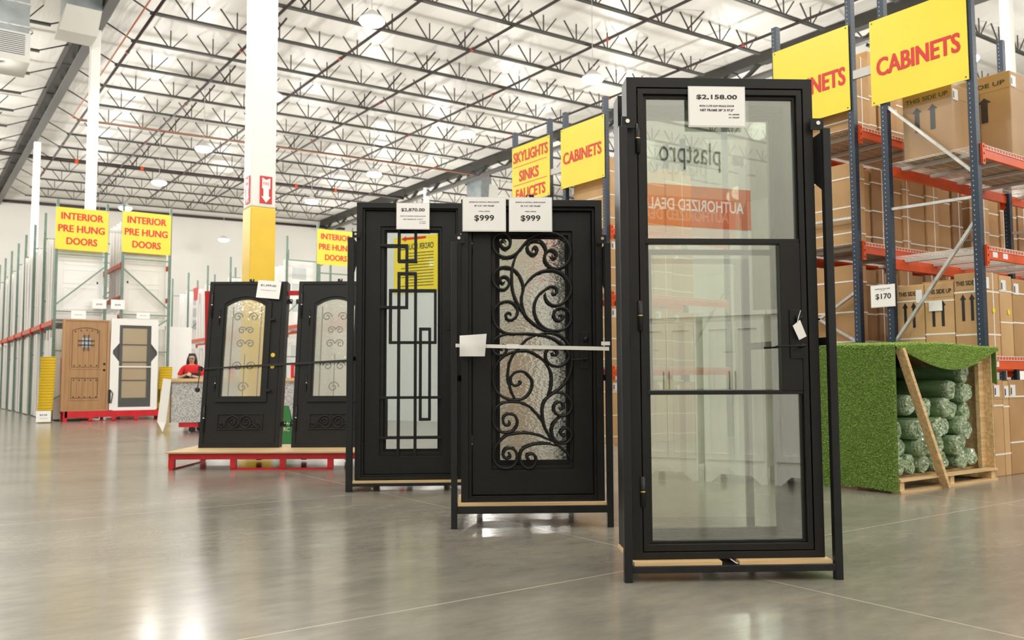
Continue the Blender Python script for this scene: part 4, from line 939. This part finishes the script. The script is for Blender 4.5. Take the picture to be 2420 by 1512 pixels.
# ------------------------------------------------------------------ green racks of white doors at the left rear
YE = 24.6
def green_rack(label, x0, x1, ys, top, beams, braces, ends):
    t = thing('door_rack', label, 'rack', (0, 0, 0), 0, 'green door racks')
    for i, y in enumerate(ys):
        for x in (x0 + .04, x1 - .04): upright(t, x, y, top, PGREEN, w=.05, q=.034)
        for a, b, za, zb in braces if i == 0 else braces[:2] + [(0, 1, 3.2, 4.3)]:
            MB().bar((x0 + .05 + a * (x1 - x0 - .1), y, za), (x0 + .05 + b * (x1 - x0 - .1), y, zb), .04, .035).build('frame_brace', GREEN, t)
    for i in range(len(ys) - 1):
        for z in beams:
            for x in (x0 + .03, x1 - .03):
                b = MB().box(x - .025, x + .025, ys[i] + .05, ys[i + 1] - .05, z - .12, z).build('beam', ORANGE, t)
                MB().box(x - .04, x + .04, ys[i] + .045, ys[i] + .055, z - .20, z + .01).build('connector', RED, b)
                MB().box(x - .04, x + .04, ys[i + 1] - .055, ys[i + 1] - .045, z - .20, z + .01).build('connector', RED, b)
            for k in range(3):
                y = ys[i] + (ys[i + 1] - ys[i]) * (k + .5) / 3
                MB().box(x0 + .05, x1 - .05, y - .03, y + .03, z - .06, z - .005).build('shelf_support', GALV, t)
    return t
L1Y = [24.75, 27.0, 29.2, 31.4, 33.5, 35.6, 37.8, 40.0]
BR = [(0, 1, 5.0, 5.0), (0, 1, 1.8, 1.8), (0, 1, 2.98, 4.05), (0, 1, 2.82, 2.82), (0, 1, 4.3, 4.3), (1, .8, 4.45, 4.75), (0, .3, .55, .75)]
BR2 = [(0, 1, 5.0, 5.0), (0, 1, 1.8, 1.8), (0, 1, 4.05, 2.98), (0, 1, 2.80, 2.80), (0, 1, 4.3, 4.3), (0, .25, 4.45, 4.65), (.7, 1, 2.45, 2.7)]
green_rack('left green rack of white doors behind the brown door', 3.21, 4.47, L1Y, 5.72, (2.60,), BR, 1)
green_rack('green rack of white doors behind the white-wrapped grey door', 4.80, 6.09, L1Y[:4], 5.80, (3.30, 4.20), BR2, 1)
green_rack('green rack behind the arched doors under the third prehung doors sign', 10.33, 11.55, [24.75, 27.3, 30.2, 33.2, 36.2, 39.1, 41.8], 5.80, (2.80,), BR2, 1)
green_rack('far green rack right of the yellow column', 12.0, 13.1, [24.9, 27.6], 5.2, (3.1,), BR, 1)
for x, lab in ((4.47, 'pale bar joining the two left green racks'),):
    tag(MB().box(x, 4.80, 24.73, 24.78, 4.98, 5.04).build('row_spacer', LGREY), lab, 'rack spacer')
HU = [('INTERIOR', .5, .80, .80, .17, .03), ('PRE HUNG', .49, .505, .88, .17, .03), ('DOORS', .5, .21, .58, .17, .03)]
aisle_sign('left yellow INTERIOR PRE HUNG DOORS sign above the brown door', (3.205, 24.70, 4.42), 0, 1.25, 1.10, HU)
aisle_sign('second yellow INTERIOR PRE HUNG DOORS sign above the white-wrapped grey door', (4.80, 24.70, 4.47), 0, 1.25, 1.12, HU)
aisle_sign('right yellow INTERIOR PRE HUNG DOORS sign behind the rectangle-grille door', (10.33, 24.70, 4.56), 0, 1.25, 1.09, HU)
LITE = mat('pale_door_lite', (.58, .61, .62), .25)
def slab(label, x0, x1, y, th, z0, z1, M, tilt=0.0, panels=False, lites=False, grp='white doors in the racks'):
    t = thing('door_slab', label, 'door', ((x0 + x1) / 2, y, z0), 0, grp); t.rotation_euler = (-tilt, random.uniform(-.012, .012), random.uniform(-.015, .015))
    a = (x1 - x0) / 2; h = z1 - z0
    MB().box(-a, a, 0, th, 0, h).build('slab', M, t)
    MB().box(-a - .012, -a, -.02, th + .02, 0, h + .015).build('jamb', DOORW2, t)
    if panels:
        for za, zb in ((.12, .40), (.44, .62), (.67, .93)):
            MB().ringp(rect(-a * .72, a * .72, h * za, h * zb), rect(-a * .66, a * .66, h * za + .04, h * zb - .04), -.008, .002).build('panel_moulding', M, t)
        MB().tube([(a * .74 * panels, -.004, h * .46), (a * .74 * panels, .01, h * .46)], .032, 16).build('bore_hole', GASKET, t)
    if lites:
        for k in range(3): MB().box(-a * .5, a * .5, -.004, .001, h * (.22 + k * .25), h * (.40 + k * .25)).build('lite', LITE, t)
    return t
random.seed(21)
for bi in range(7):
    ya, yb = L1Y[bi], L1Y[bi + 1]
    for lv, (z0, hh) in enumerate(((.04, 2.33), (2.63, 2.30))):
        n = 6
        for k in range(n):
            y = ya + .14 + (yb - ya - .3) * k / n + random.uniform(0, .08)
            h = hh + random.uniform(-.30, .0) * (lv == 1 or k % 2)
            slab('white door on edge, left green rack, %s bay, %s level, %s along' % (ORD[bi], ('floor', 'upper')[lv], ORD[k]), 3.26 + random.uniform(0, .05), 4.40, y, .17 + random.uniform(0, .08), z0, z0 + h,
                 DOORW if random.random() < .5 else DOORW2, random.uniform(-.02, .03), panels=1 if (bi == 0 and k == 0) else False)
for lv, (z0, hh, n) in enumerate(((.04, 2.4, 5), (3.32, .80, 5), (4.22, 1.15, 5))):
    for k in range(n):
        y = L1Y[0] + .16 + .40 * k
        z0b, h = ((2.62, 2.33) if (lv == 1 and k == 0) else (z0, hh))
        if lv == 2 and k == 0: continue
        slab('white door in the green rack right of the gap, %s level, %s along' % (('floor', 'middle', 'top')[lv], ORD[k]), 4.88, 6.0, y, .14, z0b, z0b + h, DOORW if k == 0 else DOORW2, 0, panels=-1 if (lv == 1 and k == 0) else False)
for bi in range(1, 6):
    ya = [24.75, 27.3, 30.2, 33.2, 36.2, 39.1, 41.8][bi]
    for lv, (z0, hh) in enumerate(((.04, 2.4), (2.83, 2.2))):
        for k in range(4):
            slab('white glazed door behind the arched doors, %s bay, %s level, %s along' % (ORD[bi], ('floor', 'upper')[lv], ORD[k]), 10.42 + .05 * k, 11.4, ya + .25 + .6 * k, .12, z0, z0 + hh - .12 * (k % 3), DOORW2, .04, lites=True, grp='white glazed doors')
for k in range(3):
    slab('white door leaning upright behind the red stand, right of the yellow buckets, %s' % ('nearest', 'middle', 'farthest')[k], 6.15 + .14 * k, 6.85 + .14 * k, 25.4 + .5 * k, .1, 0, 2.55 - .05 * k, DOORW2, .03, grp='white doors leaning by the rack end')
# red and blue tag on a far door
tag(MB().hexa([(10.30, 37.9, 4.45), (10.31, 37.5, 4.45), (10.32, 37.5, 4.45), (10.31, 37.9, 4.45), (10.30, 38.1, 5.0), (10.31, 37.3, 5.0), (10.32, 37.3, 5.0), (10.31, 38.1, 5.0)]).build('door_tag', RED), 'small red flared tag on a far white glazed door', 'tag')

# brown plank door and grey four-lite door on the low red stand
YD = 24.12
t = thing('door_stand', 'low red steel stand under the brown door and the white-wrapped grey door', 'display stand', (3.44, YD, 0))
MB().box(.03, 2.30, 0, .07, .10, .26).build('front_rail', RED, t); MB().box(.03, 2.3, .035, .50, .225, .26).build('deck', RED, t)
for u in (.0, .58, 1.12, 1.66, 2.26): MB().box(u, u + .085, .0, .07, 0, .10 if 0 < u < 2.2 else .26).build('foot', RED, t)
for u in (.0, 2.26): MB().box(u, u + .085, .43, .5, 0, .26).build('foot', RED, t)
MB().box(.4, 2.0, .0, .04, 0, .015).build('skid', RED, t)
MB().bar((.0, .42, .2), (-.02, .38, 1.6), .05).build('back_post', RED, t)
def BX(x): return (x - 380) / 288 * 1.09
def BZ(y): return (1335 - y) / 570 * 2.33
d = thing('plank_door', 'brown plank-panel entry door with iron grille and stud rows', 'door', (3.385, YD + .06, .26))
ring('frame', (0, 1.09, 0, 2.33), (.055, 1.035, .04, 2.29), 0, .14, mat('light_brown_jamb', (.46, .26, .12), .5), d)
lf = MB().box(.058, 1.032, .02, .06, .043, 2.287).build('leaf', BROWND, d)
BRD = mat('brown_groove', (.20, .105, .045), .6)
def A2(x0, x1, y0, ys, ya): return arch_poly(BX(x0), BX(x1), BZ(y0), BZ(ys), BZ(ya), 8)
MB().ringp(A2(425, 615, 1075, 828, 805), A2(434, 606, 1066, 834, 814), .008, .022).build('upper_moulding', BROWND, lf)
MB().ringp(A2(436, 604, 1064, 836, 816), A2(440, 600, 1060, 839, 820), .014, .022).build('upper_groove', BRD, lf)
MB().ringp(rect(BX(425), BX(612), BZ(1268), BZ(1118)), rect(BX(434), BX(602), BZ(1258), BZ(1128)), .008, .022).build('lower_moulding', BROWND, lf)
MB().ringp(rect(BX(436), BX(600), BZ(1256), BZ(1130)), rect(BX(440), BX(596), BZ(1252), BZ(1134)), .014, .022).build('lower_groove', BRD, lf)
for x in (471, 505, 540, 573):
    MB().box(BX(x) - .004, BX(x) + .004, .0185, .021, BZ(1060), BZ(832)).build('plank_groove', BRD, lf); MB().box(BX(x) - .004, BX(x) + .004, .0185, .021, BZ(1252), BZ(1134)).build('plank_groove', BRD, lf)
for x, y in [(456, 842), (490, 836), (525, 832), (558, 836), (592, 844)] + [(x, y) for y in (1052, 1144, 1248) for x in (453, 487, 521, 555, 590)]:
    MB().lathe([(.017, 0), (.012, .010), (.002, .014)], 8).build('stud', IRON, lf).matrix_local = Matrix.Translation((BX(x), .019, BZ(y))) @ Matrix.Rotation(PI / 2, 4, 'X')
g = MB().box(BX(497), BX(548), .012, .019, BZ(938), BZ(880)).build('speakeasy_pane', mat('pale_pane', (.55, .56, .6), .2), lf)
sg = MB()
for x in (511, 536): sg.box(BX(x) - .012, BX(x) + .012, -.01, .006, BZ(960), BZ(860))
for y in (897, 924): sg.box(BX(472), BX(572), -.01, .006, BZ(y) - .012, BZ(y) + .012)
sg.build('iron_grille', mat('blue_grey_iron', (.05, .06, .08), .5), lf)
for y in (1042, 1080): MB().tube([(BX(638), .012, BZ(y)), (BX(638), .0215, BZ(y))], .030, 14).build('bore_hole', GASKET, lf)
def GX(x): return (x - 675) / 295 * 1.17
def GZ(y): return (1320 - y) / 570 * 2.36
d = thing('wrapped_door', 'dark grey four-lite door packed in white foam with dark hexagon cutouts', 'door', (4.49, YD + .05, .28))
inn = [(728, 1305), (928, 1305), (928, 1020), (965, 975), (965, 955), (925, 905), (925, 790), (728, 790), (728, 905), (690, 950), (690, 972), (728, 1020)]
op = [(728, 1322), (970, 1322), (970, 1020), (971, 975), (971, 955), (970, 905), (968, 750), (678, 750), (676, 905), (675, 950), (675, 972), (676, 1322)]
MB().ringp([(GX(x), GZ(y)) for x, y in op], [(GX(x), GZ(y)) for x, y in inn], -.02, .1).build('foam_wrap', FOAM, d)
MB().box(GX(686), GX(967), .03, .09, GZ(1310), GZ(780)).build('jamb', DGREY, d)
lf = MB().ringp(rect(GX(728), GX(928), GZ(1306), GZ(790)), rect(GX(748), GX(902), GZ(1250), GZ(805)), .0, .04).build('leaf', DGREY, d)
for y in (912, 1022, 1137): MB().box(GX(748), GX(902), .005, .035, GZ(y) - .012, GZ(y) + .012).build('glazing_bar', DGREY, lf)
for a, b in ((805, 912), (912, 1022), (1022, 1137), (1137, 1250)): MB().box(GX(748), GX(902), .02, .025, GZ(b) + .01, GZ(a) - .01).build('film_covered_pane', GLASS_B, lf)
MB().box(GX(727), GX(930), -.024, -.02, GZ(1056), GZ(1048)).build('strap', STRAP, d)
MB().hexa([(GX(678), -.03, .02), (GX(970), -.03, .02), (GX(970), .1, .02), (GX(678), .1, .02), (GX(700), -.03, -.02), (GX(960), -.03, -.02), (GX(960), .1, -.02), (GX(700), .1, -.02)]).build('foam_foot', FOAM, d)
for x in (4.47, 5.70): tag(MB().box(x, x + .05, YD + .02, YD + .05, .45, .8).tube([(x + .03, YD + .02, .8), (x + .1, YD, .7), (x + .06, YD, .45)], .012, 6).build('strap_ratchet', BLACKP), 'black strap ratchet hanging %s the grey wrapped door' % ('left of' if x < 5 else 'right of'), 'ratchet')
pl = (('small white price sheet on the brown door frame top', 3.55, 3.89, 2.60, 2.80), ('small white price sheet above the gap, left of its pair', 4.12, 4.46, 2.92, 3.17), ('small white price sheet above the gap, right of its pair', 4.57, 4.91, 2.925, 3.18), ('small white price sheet on top of the wrapped grey door', 5.10, 5.43, 2.66, 2.82))
for i, (lab, a, b, c, e) in enumerate(pl):
    price(lab, (0, YD + .04 if i in (0, 3) else 24.70, 0), 0, a, b, c, e, 0, [((('$1,299'), '$349', '$645', '$899')[i], .5, .45, .42, .2, .01)] if i in (1, 2) else [('ENTRY DOOR', .5, .5, .5, .1, 0)], False)
# stacks of yellow buckets
bp = None
def bucket_stack(x, y, n, lab, grp, pitch):
    global bp
    for k in range(n):
        if bp is None:
            b = thing('bucket', lab, 'bucket', (x, y, 0), 0, grp)
            MB().lathe([(.142, 0), (.168, .36), (.176, .36), (.176, .372), (.16, .372), (.136, .01)], 24).build('shell', YPAINT, b, smooth=True)
            MB().lathe([(.168, .318), (.178, .318), (.178, .332), (.168, .332)], 24).build('rim', YSIGN, b)
            bp = b
        else: b = copy_tree(bp); b['label'] = lab; b['group'] = grp
        b.location = (x + random.uniform(-.004, .004) + .04 * k / n, y, k * pitch)
bucket_stack(3.02, 24.05, 19, 'yellow bucket nested in the tall stack left of the brown door', 'yellow buckets left of the brown door', .0695)
bucket_stack(5.85, 24.25, 15, 'yellow bucket nested in the stack right of the wrapped grey door', 'yellow buckets right of the grey door', .073)
price('white price sheet reading $4.00 at the foot of the left bucket stack', (0, 23.8, 0), 0, 2.80, 3.12, .03, .30, 0, [('$4.00', .5, .62, .5, .17, .015), ('5 GALLON BUCKET', .5, .32, .6, .05, 0)], False)

# granite slabs on a red cart, and the person behind
GR = mat('speckled_granite', (.36, .36, .37), .3); nt = GR.node_tree; b = nt.nodes['Principled BSDF']
tc = node(nt, 'ShaderNodeTexCoord'); vo = node(nt, 'ShaderNodeTexVoronoi'); vo.inputs['Scale'].default_value = 105; nt.links.new(tc.outputs['Object'], vo.inputs['Vector'])
r = node(nt, 'ShaderNodeValToRGB'); e = r.color_ramp.elements; e[0].position = .0; e[0].color = (.08, .08, .085, 1); e[1].position = .75; e[1].color = (.70, .69, .69, 1); e.new(.35).color = (.40, .40, .41, 1)
sp = node(nt, 'ShaderNodeSeparateXYZ'); nt.links.new(vo.outputs['Color'], sp.inputs[0]); nt.links.new(sp.outputs[0], r.inputs[0]); nt.links.new(r.outputs[0], b.inputs['Base Color'])
GO_ = (4.38, 17.80, 0); RG = -.62
c = thing('slab_cart', 'red steel cart with upright posts carrying the granite slabs', 'cart', GO_, RG)
MB().box(.2, 3.0, .05, .12, .10, .19).box(.2, 3.0, .50, .57, .10, .19).build('base_rail', RED, c)
for u in (.45, 2.6):
    for v in (.09, .53): MB().tube([(u, v - .03, .06), (u, v + .03, .06)], .06, 14).build('wheel', BLACKP, c)
for u in (.62, 1.0, 2.25, 2.55): MB().box(u, u + .055, .62, .68, .1, 1.36 if u > .9 else 1.3).build('post', RED, c)
MB().box(2.25, 2.6, .625, .675, 1.30, 1.36).box(2.25, 2.6, .625, .675, 1.02, 1.10).box(.2, 3.0, .62, .68, .10, .19).build('rail', RED, c)
for k in range(9):
    lab = 'speckled grey granite slab on edge in the bundle on the red cart, %s from the front' % ORD[k]
    tag(MB().box(.05 + .012 * (k % 2), 2.95, .03 + k * .06, .082 + k * .06, .195, .975).build('granite_slab', GR), lab, 'stone slab', 'granite slabs on the cart').matrix_world = Matrix.Translation(Vector(GO_)) @ Matrix.Rotation(RG, 4, 'Z')
b = thing('slab_packing', 'wooden edging and planks around the granite bundle', 'packing', GO_, RG)
MB().box(-.02, .03, .0, .58, .19, 1.02).build('end_board', PLY, b); MB().box(.0, 2.95, .0, .56, .98, 1.0).build('top_board', PLY, b); MB().box(.06, 2.9, -.02, .04, 1.0, 1.06).build('top_plank', WOOD, b)
tag(MB().add([(-.10, -.02, 1.06), (.06, -.02, 1.04), (-.02, -.03, .2), (-.18, -.06, .22), (-.06, -.08, .02), (-.10, .03, 1.06), (.06, .0, 1.04), (-.02, 0, .2), (-.18, 0, .22), (-.06, -.04, .02)],
             [(0, 1, 2, 3), (3, 2, 4), (5, 8, 7, 6), (8, 9, 7), (0, 3, 8, 5), (1, 6, 7, 2), (0, 5, 6, 1), (3, 4, 9, 8), (4, 2, 7, 9)]).build('plastic_sheet', FOAM), 'torn white plastic sheet hanging at the left end of the granite bundle', 'plastic sheet').matrix_world = Matrix.Translation(Vector(GO_)) @ Matrix.Rotation(RG, 4, 'Z')

def skin_mesh(name, chains, M, par, sub=2):
    me = bpy.data.meshes.new(name); vs = []; es = []; rs = []
    for ch, att in chains:
        st = len(vs)
        for p, rr_ in ch: vs.append(p); rs.append(rr_)
        es += [(st + i, st + i + 1) for i in range(len(ch) - 1)]
        if att is not None: es.append((att, st))
    me.from_pydata(vs, es, []); o = bpy.data.objects.new(name, me); COL.objects.link(o); o.parent = par; me.materials.append(M)
    o.modifiers.new('skin', 'SKIN'); s = o.modifiers.new('sub', 'SUBSURF'); s.levels = sub; s.render_levels = sub
    for i, v in enumerate(me.skin_vertices[0].data): v.radius = rs[i] if isinstance(rs[i], tuple) else (rs[i], rs[i]); v.use_root = (i == 0)
    o.modifiers['skin'].use_smooth_shade = True
    return o
p = thing('person', 'woman in red shirt, black apron and glasses, standing behind the granite slabs', 'person', (5.62, 20.75, 0), -.45)
# local: faces -y
body = [([((0, .02, .92), (.17, .13)), ((0, .02, 1.08), (.16, .12)), ((0, .01, 1.24), (.17, .12)), ((0, .01, 1.34), (.12, .09)), ((0, .0, 1.40), .055), ((0, -.01, 1.44), .055), ((0, -.02, 1.50), (.075, .085)), ((0, -.02, 1.56), (.08, .095)), ((0, -.01, 1.585), (.055, .065))], None),
        ([((-.09, .02, .82), .10), ((-.10, .02, .50), .07), ((-.10, .03, .10), .045), ((-.10, -.08, .04), .035)], 0), ([((.09, .02, .82), .10), ((.10, .02, .50), .07), ((.10, .03, .10), .045), ((.10, -.08, .04), .035)], 0),
        ([((-.19, .02, 1.31), .062), ((-.25, .0, 1.17), .052), ((-.27, -.04, 1.06), .043), ((-.16, -.20, 1.12), .034), ((-.06, -.25, 1.16), .026), ((-.03, -.26, 1.165), .028)], 3),
        ([((.19, .02, 1.31), .062), ((.25, .0, 1.17), .052), ((.27, -.04, 1.05), .043), ((.17, -.20, 1.09), .034), ((.08, -.25, 1.12), .026), ((.05, -.26, 1.125), .028)], 3)]
skin_mesh('body', body, SKIN, p)
for s, bx, bz in ((-1, -.03, 1.165), (1, .05, 1.125)):
    for k in range(4):
        skin_mesh('finger', [([((bx - s * .005, -.262, bz + .022 - k * .015), .0085), ((bx - s * .032, -.275, bz + .024 - k * .016), .008), ((bx - s * .05, -.262, bz + .022 - k * .016), .0065)], None)], SKIN, p, 1)
    skin_mesh('thumb', [([((bx - s * .0, -.245, bz + .03), .010), ((bx - s * .02, -.25, bz + .05), .009), ((bx - s * .036, -.255, bz + .056), .007)], None)], SKIN, p, 1)
sh = [([((0, .02, .90), (.20, .155)), ((0, .02, 1.08), (.19, .145)), ((0, .01, 1.24), (.195, .14)), ((0, .01, 1.345), (.13, .10)), ((0, .0, 1.385), .072)], None),
      ([((-.19, .02, 1.305), .078), ((-.25, .0, 1.18), .070), ((-.262, -.02, 1.12), .066)], 3), ([((.19, .02, 1.305), .078), ((.25, .0, 1.18), .070), ((.262, -.02, 1.12), .066)], 3)]
skin_mesh('polo_shirt', sh, REDS, p)
skin_mesh('trousers', [([((0, .02, .93), (.185, .14)), ((0, .02, .86), (.18, .13))], None), ([((-.09, .02, .80), .11), ((-.10, .02, .50), .082), ((-.10, .03, .09), .06)], 1), ([((.09, .02, .80), .11), ((.10, .02, .50), .082), ((.10, .03, .09), .06)], 1)], APRON, p)
ap = MB()
for i in range(9):
    a0, a1 = -1.1 + i * .275 - .14, -1.1 + i * .275 + .14
    ap.hexa([(.212 * math.sin(a0), .02 - .175 * math.cos(a0), .55), (.212 * math.sin(a1), .02 - .175 * math.cos(a1), .55), (.205 * math.sin(a1), .02 - .16 * math.cos(a1), .55), (.205 * math.sin(a0), .02 - .16 * math.cos(a0), .55),
             (.208 * math.sin(a0), .02 - .165 * math.cos(a0), 1.20), (.208 * math.sin(a1), .02 - .165 * math.cos(a1), 1.20), (.2 * math.sin(a1), .02 - .15 * math.cos(a1), 1.20), (.2 * math.sin(a0), .02 - .15 * math.cos(a0), 1.20)])
ap.build('apron', APRON, p)
skin_mesh('hair', [([((0, .02, 1.668), (.02, .02)), ((0, .02, 1.655), (.066, .062)), ((0, .022, 1.615), (.1, .095)), ((0, .03, 1.565), (.108, .09)), ((0, .045, 1.50), (.108, .07)), ((0, .06, 1.42), (.11, .06)), ((0, .05, 1.30), (.09, .04))], None), ([((-.075, .01, 1.56), .035), ((-.095, .01, 1.46), .035), ((-.10, -.01, 1.36), .03)], 0), ([((.075, .01, 1.56), .035), ((.095, .01, 1.46), .035), ((.10, -.01, 1.36), .03)], 0)], HAIR, p)
gl = MB()
for s in (-1, 1):
    gl.tube([(s * .035 + .026 * math.cos(k * PI / 6), -.122, 1.535 + .021 * math.sin(k * PI / 6)) for k in range(13)], .0035, 5); gl.tube([(s * .062, -.118, 1.538), (s * .082, -.03, 1.54)], .003, 5)
gl.tube([(-.01, -.124, 1.538), (.01, -.124, 1.538)], .003, 5); gl.build('glasses', BLACKP, p)
MB().lathe([(.008, 0), (.018, .012), (.012, .03), (.003, .05)], 10, (0, -.118, 1.488)).build('nose', SKIN, p, smooth=True)
MB().box(-.025, .025, -.112, -.104, 1.462, 1.470).build('mouth', mat('lips', (.42, .14, .12), .5), p, bevel=.003)
for s in (-1, 1):
    MB().lathe([(.002, -.009), (.010, -.004), (.010, .004), (.002, .009)], 10, (s * .035, -.105, 1.536)).build('eye', INK, p, smooth=True)
    MB().lathe([(.004, -.022), (.014, -.008), (.016, .01), (.004, .022)], 8, (s * .084, .0, 1.525)).build('ear', SKIN, p, smooth=True)
tag(MB().box(-.035, .035, -.30, -.285, 1.13, 1.20).build('phone', mat('cream_phone_case', (.75, .66, .42), .5)), 'cream phone held in the hands of the woman in red', 'phone').matrix_world = Matrix.Translation((5.62, 20.75, 0)) @ Matrix.Rotation(-.45, 4, 'Z')

# ------------------------------------------------------------------ behind the camera, seen mirrored in the door panes
OFFW = mat('office_wall', (.70, .74, .74), .6)
tag(MB().box(-9.0, -.2, -4.25, -4.05, 0, 5.4).build('wall_office', OFFW), kind='structure')
t = aisle_sign('yellow order policies board mirrored in the rectangle-grille door', (-3.02, -4.04, 3.2), PI, 1.32, 1.42, [], 'wall boards behind the camera')
text('ORDER POLICIES', 1.0, .15, .62, 1.16, -.006, INK, t, bold=.02)
for k in range(12): MB().box(.12, 1.1 - .12 * (k % 3), -.006, -.004, .16 + k * .075, .18 + k * .075).build('print_line', INK, t)
MB().prism([(.35, 1.34), (.95, 1.34), (.95, 1.30), (1.1, 1.37), (.95, 1.44), (.95, 1.40), (.35, 1.40)], -.007, -.004).build('red_arrow', RED, t)
t = aisle_sign('yellow notice mirrored in the scroll door', (-1.50, -4.04, 3.15), PI, .62, .75, [], 'wall boards behind the camera')
for k in range(6): MB().box(.06, .5 - .08 * (k % 3), -.006, -.004, .12 + k * .09, .15 + k * .09).build('print_line', INK, t)
# dealer sign wall
a = math.atan2(-1.2, 1.06)
t = thing('dealer_sign', 'white and orange authorized dealer wall sign mirrored in the tall glass door', 'sign', (2.0, -5.83, 0), a + PI)
MB().box(.75, 3.9, -.02, .1, 0, 5.6).build('panel', mat('sign_white', (.82, .82, .78), .5), t)
MB().box(.75, 3.9, -.024, -.02, 3.18, 3.78).build('orange_band', ORANGE, t)
text('AUTHORIZED DEALER', 1.75, .17, 1.75, 3.50, -.026, PAPER, t, bold=.02)
text('plastpro', 1.0, .42, 1.75, 4.22, -.026, INK, t)
cab = None
for k, x in enumerate((1.75, 2.42, 3.09)):
    lab = 'white vanity cabinet behind the camera mirrored in the tall glass door, %s' % ('nearest the dealer sign', 'middle', 'rightmost')[k]
    if cab is None:
        cab = thing('vanity_cabinet', lab, 'cabinet', (x, -.95, 0), PI, 'white vanity cabinets')
        MB().box(-.30, .30, -.0, .5, .16, 1.62).build('body', WPAINT, cab)
        for u in (-.145, .145):
            dd = MB().ringp(rect(u - .135, u + .135, .22, 1.55), rect(u - .09, u + .09, .28, 1.49), -.018, 0).build('door_panel', WPAINT, cab)
            MB().tube([(u * .2, -.04, .9), (u * .2, -.04, 1.08)], .006, 6).build('handle', IRON, dd)
        MB().prism([(-.3, 0), (-.24, 0), (-.15, .08), (.15, .08), (.24, 0), (.3, 0), (.3, .16), (-.3, .16)], 0, .02).build('plinth', WPAINT, cab)
        for u in (-.28, .22): MB().box(u, u + .06, .44, .5, 0, .16).build('leg', WPAINT, cab)
        MB().box(-.33, .33, -.04, .52, 1.62, 1.66).build('stone_top', PAPER, cab)
    else:
        c = copy_tree(cab); c.location = (x, -.95, 0); c['label'] = lab
for k, (x, h) in enumerate(((-1.45, 2.25), (-1.0, 2.35), (-.55, 2.3))):
    carton('brown carton behind the camera mirrored in the scroll door, %s' % ('left', 'middle', 'right')[k], x - .22, x + .22, -4.0, -3.5, 0, h, k, (.4,), None, group='cartons behind the camera')
